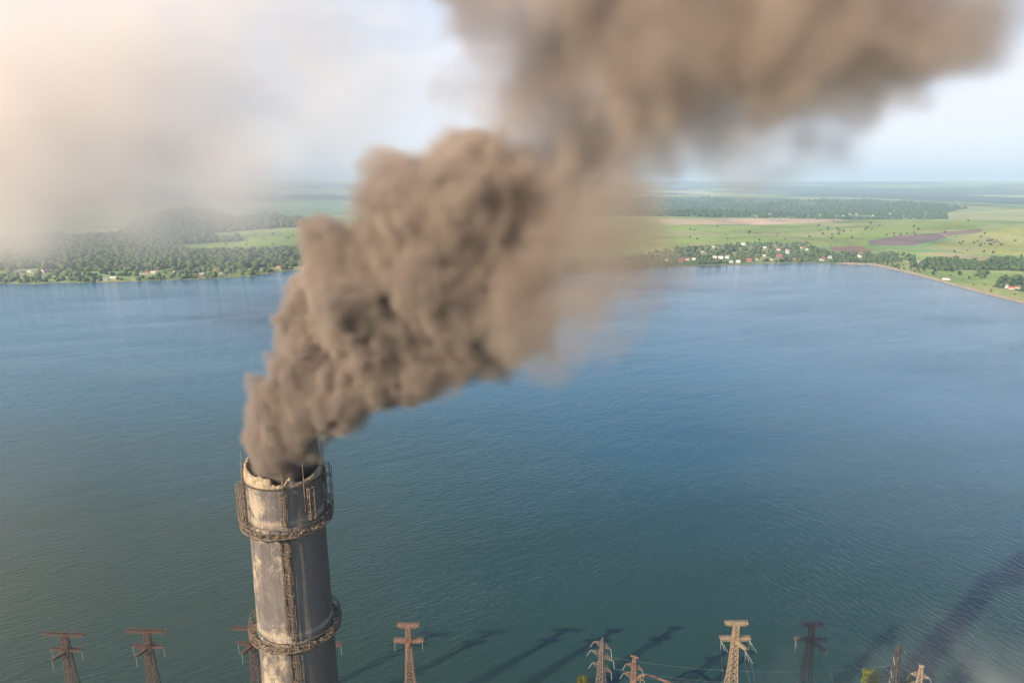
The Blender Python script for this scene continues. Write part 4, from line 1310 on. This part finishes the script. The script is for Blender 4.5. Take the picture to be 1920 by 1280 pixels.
# outline of the plume: survey x, y, radius, density, softness, distance from the lens
PUFFS = [(528, 910, 50, 1.9, 0.3, 78.7), (528, 875, 53, 1.9, 0.3, 78.7), (528, 830, 58, 1.9, 0.3, 78.7), (540, 775, 70, 1.8, 0.3, 78.5), (585, 733, 72, 1.7, 0.35, 78.5), (572, 705, 70, 1.8, 0.3, 78), (650, 712, 78, 1.5, 0.4, 78.5), (622, 642, 84, 1.6, 0.35, 78), (724, 685, 82, 1.3, 0.5, 79), (608, 572, 54, 1.5, 0.35, 77.5), (702, 592, 114, 1.5, 0.35, 78), (642, 522, 76, 1.4, 0.4, 77.5), (780, 640, 105, 1.2, 0.5, 79), (790, 560, 118, 1.3, 0.4, 78), (766, 488, 108, 1.3, 0.4, 77), (850, 610, 92, 0.9, 0.6, 79), (840, 480, 140, 1.2, 0.45, 77.5), (800, 388, 90, 1.1, 0.45, 76), (745, 340, 58, 0.6, 0.65, 76), (880, 360, 110, 1.0, 0.5, 76), (935, 450, 125, 0.8, 0.55, 78), (950, 560, 95, 0.6, 0.7, 79), (890, 645, 75, 0.35, 0.85, 79.5), (930, 305, 72, 0.6, 0.6, 75), (1000, 355, 100, 0.38, 0.7, 75.5), (1050, 420, 100, 0.17, 0.8, 71), (1030, 520, 105, 0.13, 0.9, 70), (1000, 610, 85, 0.07, 1, 69), (1095, 340, 95, 0.2, 0.8, 74.5), (1130, 430, 100, 0.09, 0.9, 67), (1110, 530, 100, 0.06, 1, 66), (1165, 340, 75, 0.15, 0.9, 73.5), (1190, 430, 75, 0.075, 1, 66), (1090, 600, 90, 0.035, 1, 66), (1195, 510, 65, .045, 1, 66), (1010, 260, 70, 0.12, 0.9, 73.5), (1180, 270, 90, 0.2, 0.9, 72), (1240, 290, 60, 0.14, 1, 72), (1070, 285, 85, .3, .85, 73), (1130, 240, 90, .28, .9, 71.5), (1010, 215, 75, .1, 1, 72), (1220, 235, 80, .25, .9, 70.5), (1300, 290, 70, .06, 1, 69), (1400, 285, 75, .06, 1, 68), (1500, 270, 75, .06, 1, 67), (1600, 240, 70, .06, 1, 66), (1250, 320, 50, .05, 1, 70)]
UP = [(985, 60, 95.0, 0.078, 1, 68), (1000, -20, 104.5, 0.093, 1, 66), (1080, 95, 123.5, 0.208, 0.7999999999999999, 68), (1180, 110, 137.75, 0.234, 0.75, 67), (1170, 180, 95.0, 0.208, 0.9, 69), (1290, 110, 142.5, 0.234, 0.7, 66), (1250, 210, 80.75, 0.102, 1, 69), (1330, 190, 90.25, 0.093, 1, 68), (1400, 100, 142.5, 0.234, 0.75, 65), (1490, 95, 147.25, 0.247, 0.7, 64), (1500, 180, 90.25, 0.112, 0.9, 65), (1600, 70, 142.5, 0.234, 0.75, 63), (1590, 190, 80.75, 0.084, 1, 64), (1690, 40, 133.0, 0.195, 0.85, 62), (1700, 130, 80.75, 0.074, 1, 63), (1790, -10, 123.5, 0.084, 1, 61), (1080, -30, 114.0, 0.208, 0.9, 65), (1200, -40, 133.0, 0.234, 0.7999999999999999, 64), (1330, -30, 142.5, 0.234, 0.7999999999999999, 63), (1470, -50, 142.5, 0.234, 0.7999999999999999, 62), (1620, -60, 142.5, 0.208, 0.9, 61), (1090, 200, 71.25, 0.065, 1, 70), (930, 100, 57.0, 0.03, 1, 69), (1340, 270, 66.5, 0.041, 1, 68), (1430, 240, 66.5, 0.046, 1, 67), (880, 180, 57.0, 0.011, 1, 72), (1250, 60, 142.5, 0.182, 1, 66), (930, -30, 95, .22, .9, 67), (935, 55, 85, .15, .95, 68), (965, 130, 85, .13, .95, 69), (1010, 190, 80, .16, .95, 70), (1050, 160, 90, .22, .9, 69.5), (1080, 230, 85, .24, .9, 71)]
pr = random.Random(21)
def rnd_dir():
    while True:
        v = Vector((pr.uniform(-1, 1), pr.uniform(-1, 1), pr.uniform(-1, 1)))
        if .1 < v.length < 1: return v.normalized()
for lst, kids, ks in ((PUFFS, 10, (.28, .5)), (UP, 5, (.4, .6))):
    for px, py, rp, rho, soft, Y in lst:
        nY = Y + pr.uniform(-.3, .3) * rp / 17.0
        narrow = py > 850 and lst is PUFFS
        if narrow: nY = Y
        c, t = at_Y(px, py, nY)
        r = rp * t / 1280.0
        splat(c, r * (1.0 if narrow else .86), rho, soft)
        if narrow: continue
        for _ in range(kids):
            u = rnd_dir(); kr = r * pr.uniform(*ks)
            kc = c + u * (r * pr.uniform(.6, .85))
            splat(kc, kr, rho, soft, pr.uniform(.6, .95))
            if lst is PUFFS and soft < .55:
                for _ in range(5):
                    u2 = rnd_dir()
                    if u2.dot(u) < -.2: continue
                    splat(kc + u2 * kr * .8, kr * pr.uniform(.3, .5), rho, soft, pr.uniform(.5, .8))
F = np.sqrt(F2); k = 1.0 / np.maximum(F2, 1e-6)
FR *= k; FS *= k
del wx, wy, wz, F2, k
fr0 = np.clip((F - .04) * 3.0, 0, 1)
# billows and torn hollows: ridged noise bites into the field, deeper where the smoke thins
bil = 0; amp = 1.0; tot = 0; cell = 17.0
for _ in range(6):
    bil = bil + amp * np.abs(2 * grid_noise(shape, cell, sr) - 1); tot += amp; amp *= .72; cell /= 1.9
bil /= tot
lg = 0; amp = 1.0; tot = 0; ca = np.array((20.0, 20.0, 40.0))
for _ in range(4):
    lg = lg + amp * grid_noise(shape, ca, sr); tot += amp; amp *= .6; ca = ca / 2
lg = shear(lg / tot, sr)
F -= (bil - .4) * (1.1 + 1.3 * FS) + (lg - .5) * (.5 + 2.2 * FS)
wdt = .46 + .85 * FS
q = np.clip((F - (.42 - .30 * FS)) / wdt, 0, 1)
dens = FR * q * q * (3 - 2 * q)
# a ragged thin fringe round the body
q = np.clip((F + .22) / .7, 0, 1)
dens += .06 * fr0 * q ** 3 * np.clip((grid_fbm(shape, 12, 4, sr, .6) - .40) * 6, 0, 1)
del F, FR, FS, q, bil, lg, fr0
def blur(a, n):
    for ax in range(3):
        c = np.cumsum(np.pad(a, [(n + 1, n) if i == ax else (0, 0) for i in range(3)], mode='edge'), axis=ax, dtype=np.float64)
        m_ = a.shape[ax]
        a = ((np.take(c, np.arange(m_) + 2 * n + 1, axis=ax) - np.take(c, np.arange(m_), axis=ax)) / (2 * n + 1)).astype(np.float32)
    return a
# the older smoke, higher up and to the right, has had time to spread
b1 = blur(dens, 1); b2 = blur(b1, 2)
old = np.clip((WX + 22) / 34 + (WZ - 190) / 40, 0, 1).astype(np.float32)
dens = np.where(old < .02, dens * .6 + b1 * .4, b1 * (1 - .35 * old) + b2 * .35 * old)
# nothing outside the stack below its lip
low = (WZ < ZT + 1.9) & ((WX - CH.x) ** 2 + (WY - CH.y) ** 2 > 3.9 ** 2)
dens[low] = 0
dens[dens < .004] = 0
del b1, b2, old
SMOKE = smoke_material('brown_smoke', (.745, .63, .535), 0.0, 1.2, (.43, .36, .315))
plume = fog_object('smoke_plume', dens, lo, VOX, SMOKE, 'thick brown smoke plume pouring from the chimney and drifting up to the right')
del dens, low

# thin veil of smoke from other stacks, drifting past on the left and low on the right
def veil(name, lo, dim, vox, blobs, mat, label, seed, cell, rise=None):
    shape = tuple(int(d / vox) for d in dim)
    r = np.random.RandomState(seed)
    X = (lo[0] + vox * np.arange(shape[0], dtype=np.float32))[:, None, None]
    Y = (lo[1] + vox * np.arange(shape[1], dtype=np.float32))[None, :, None]
    Z = (lo[2] + vox * np.arange(shape[2], dtype=np.float32))[None, None, :]
    d = np.zeros(shape, np.float32)
    pr_ = random.Random(seed)
    ax_ = (X, Y, Z)
    for c, rad, rho in blobs:
        for _ in range(44):
            k = pr_.uniform(.16, .45)
            cc = [c[i] + pr_.gauss(0, .42) * rad[i] for i in range(3)]
            rx, rz = rad[0] * k * pr_.uniform(.9, 1.8), rad[2] * k * pr_.uniform(.6, 1.1)
            ry = rad[1] * k; sh_ = pr_.uniform(-.4, .4)
            b0 = [max(0, int((cc[i] - 2.2 * q_ - lo[i]) / vox)) for i, q_ in enumerate((rx, ry, rz + rx * .4))]
            b1 = [min(shape[i], int((cc[i] + 2.2 * q_ - lo[i]) / vox) + 2) for i, q_ in enumerate((rx, ry, rz + rx * .4))]
            if any(p_ >= q_ for p_, q_ in zip(b0, b1)): continue
            xx, yy, zz = X[b0[0]:b1[0]] - cc[0], Y[:, b0[1]:b1[1]] - cc[1], Z[:, :, b0[2]:b1[2]] - cc[2]
            q = (xx / rx) ** 2 + (yy / ry) ** 2 + ((zz - sh_ * xx) / rz) ** 2
            d[b0[0]:b1[0], b0[1]:b1[1], b0[2]:b1[2]] += rho * .5 * np.clip(1 - q / 4, 0, 1) ** 3
    n = grid_fbm(tuple(q + 30 for q in shape), cell, 5, r, .6)
    n = shear(n, r, .1)[15:-15, 15:-15, 15:-15]
    d *= np.clip((n - .36) * 4.2, 0, 2.2)
    if rise: d *= np.clip((Z + 50 * (n - .5) * 2 - rise[0]) / (rise[1] - rise[0]), 0, 1)
    # fade to nothing at the sides of the grid
    for ax in range(3):
        e = np.minimum(np.arange(shape[ax]), np.arange(shape[ax])[::-1]) / (shape[ax] * .1)
        sh = [1, 1, 1]; sh[ax] = shape[ax]; d *= np.clip(e, 0, 1).reshape(sh).astype(np.float32)
    d[d < 1e-5] = 0
    return fog_object(name, d, lo, vox, mat, label)
def blob(px, py, rpx, depthY, rho, ry=1.0, sx=1.0):
    c, t = at_Y(px, py, depthY); r = rpx * t / 1280
    return ((c.x, c.y, c.z), (r * sx, r * ry, r), rho)
VEIL = smoke_material('tan_smoke', (1.0, .925, .86), 0.0, 1.0)
KV = 5.5
bl = [blob(x_, y_, r_, d_ * KV, q_ / KV) for x_, y_, r_, d_, q_ in ((60, 80, 380, 150, .015), (140, 310, 260, 140, .020), (-60, 350, 260, 140, .020), (330, 100, 380, 160, .0085), (520, 60, 360, 170, .0055), (470, 300, 240, 150, .006), (330, 370, 180, 140, .013), (260, 425, 140, 140, .007), (450, 390, 140, 140, .007), (720, 120, 260, 170, .0025), (-150, 150, 380, 150, .014), (560, 340, 150, 150, .0035), (60, 410, 170, 140, .015))]
veil('smoke_veil', (-260 * KV, 70 * KV, 90), (300 * KV, 150 * KV, 460), 2.0 * KV, bl, VEIL, 'thin cream coloured smoke veil hanging over the left of the view', 3, 12, (H - 130, H - 10))
MIST = smoke_material('grey_smoke', (.95, .90, .84), 0.0, 1.0)
bl = [blob(1540, 1275, 90, 180, .0022), blob(1700, 1330, 120, 170, .0014), blob(1860, 1290, 150, 175, .0034), blob(1500, 1340, 100, 180, .0025)]
veil('smoke_wisp', (40, 110, 8), (170, 110, 110), 1.6, bl, MIST, 'faint grey smoke wisp low over the near bank at the right', 8, 14)

# ------------------------------------------------------------------ air
hz = MB(); hz.box((-40000, -3000, -8), (40000, 46000, 580))
hm = bpy.data.materials.new('haze'); hm.use_nodes = True
hm.node_tree.nodes.clear()
ho = hm.node_tree.nodes.new('ShaderNodeOutputMaterial'); hp = hm.node_tree.nodes.new('ShaderNodeVolumePrincipled')
hp.inputs['Color'].default_value = (.62, .80, 1.0, 1); hp.inputs['Density'].default_value = 0.00009; hp.inputs['Anisotropy'].default_value = 0.0
hm.node_tree.links.new(hp.outputs[0], ho.inputs['Volume'])
haze = hz.build('haze', hm)
tag(haze, 'pale summer haze filling the air over the lake and hills', 'haze', kind='stuff')
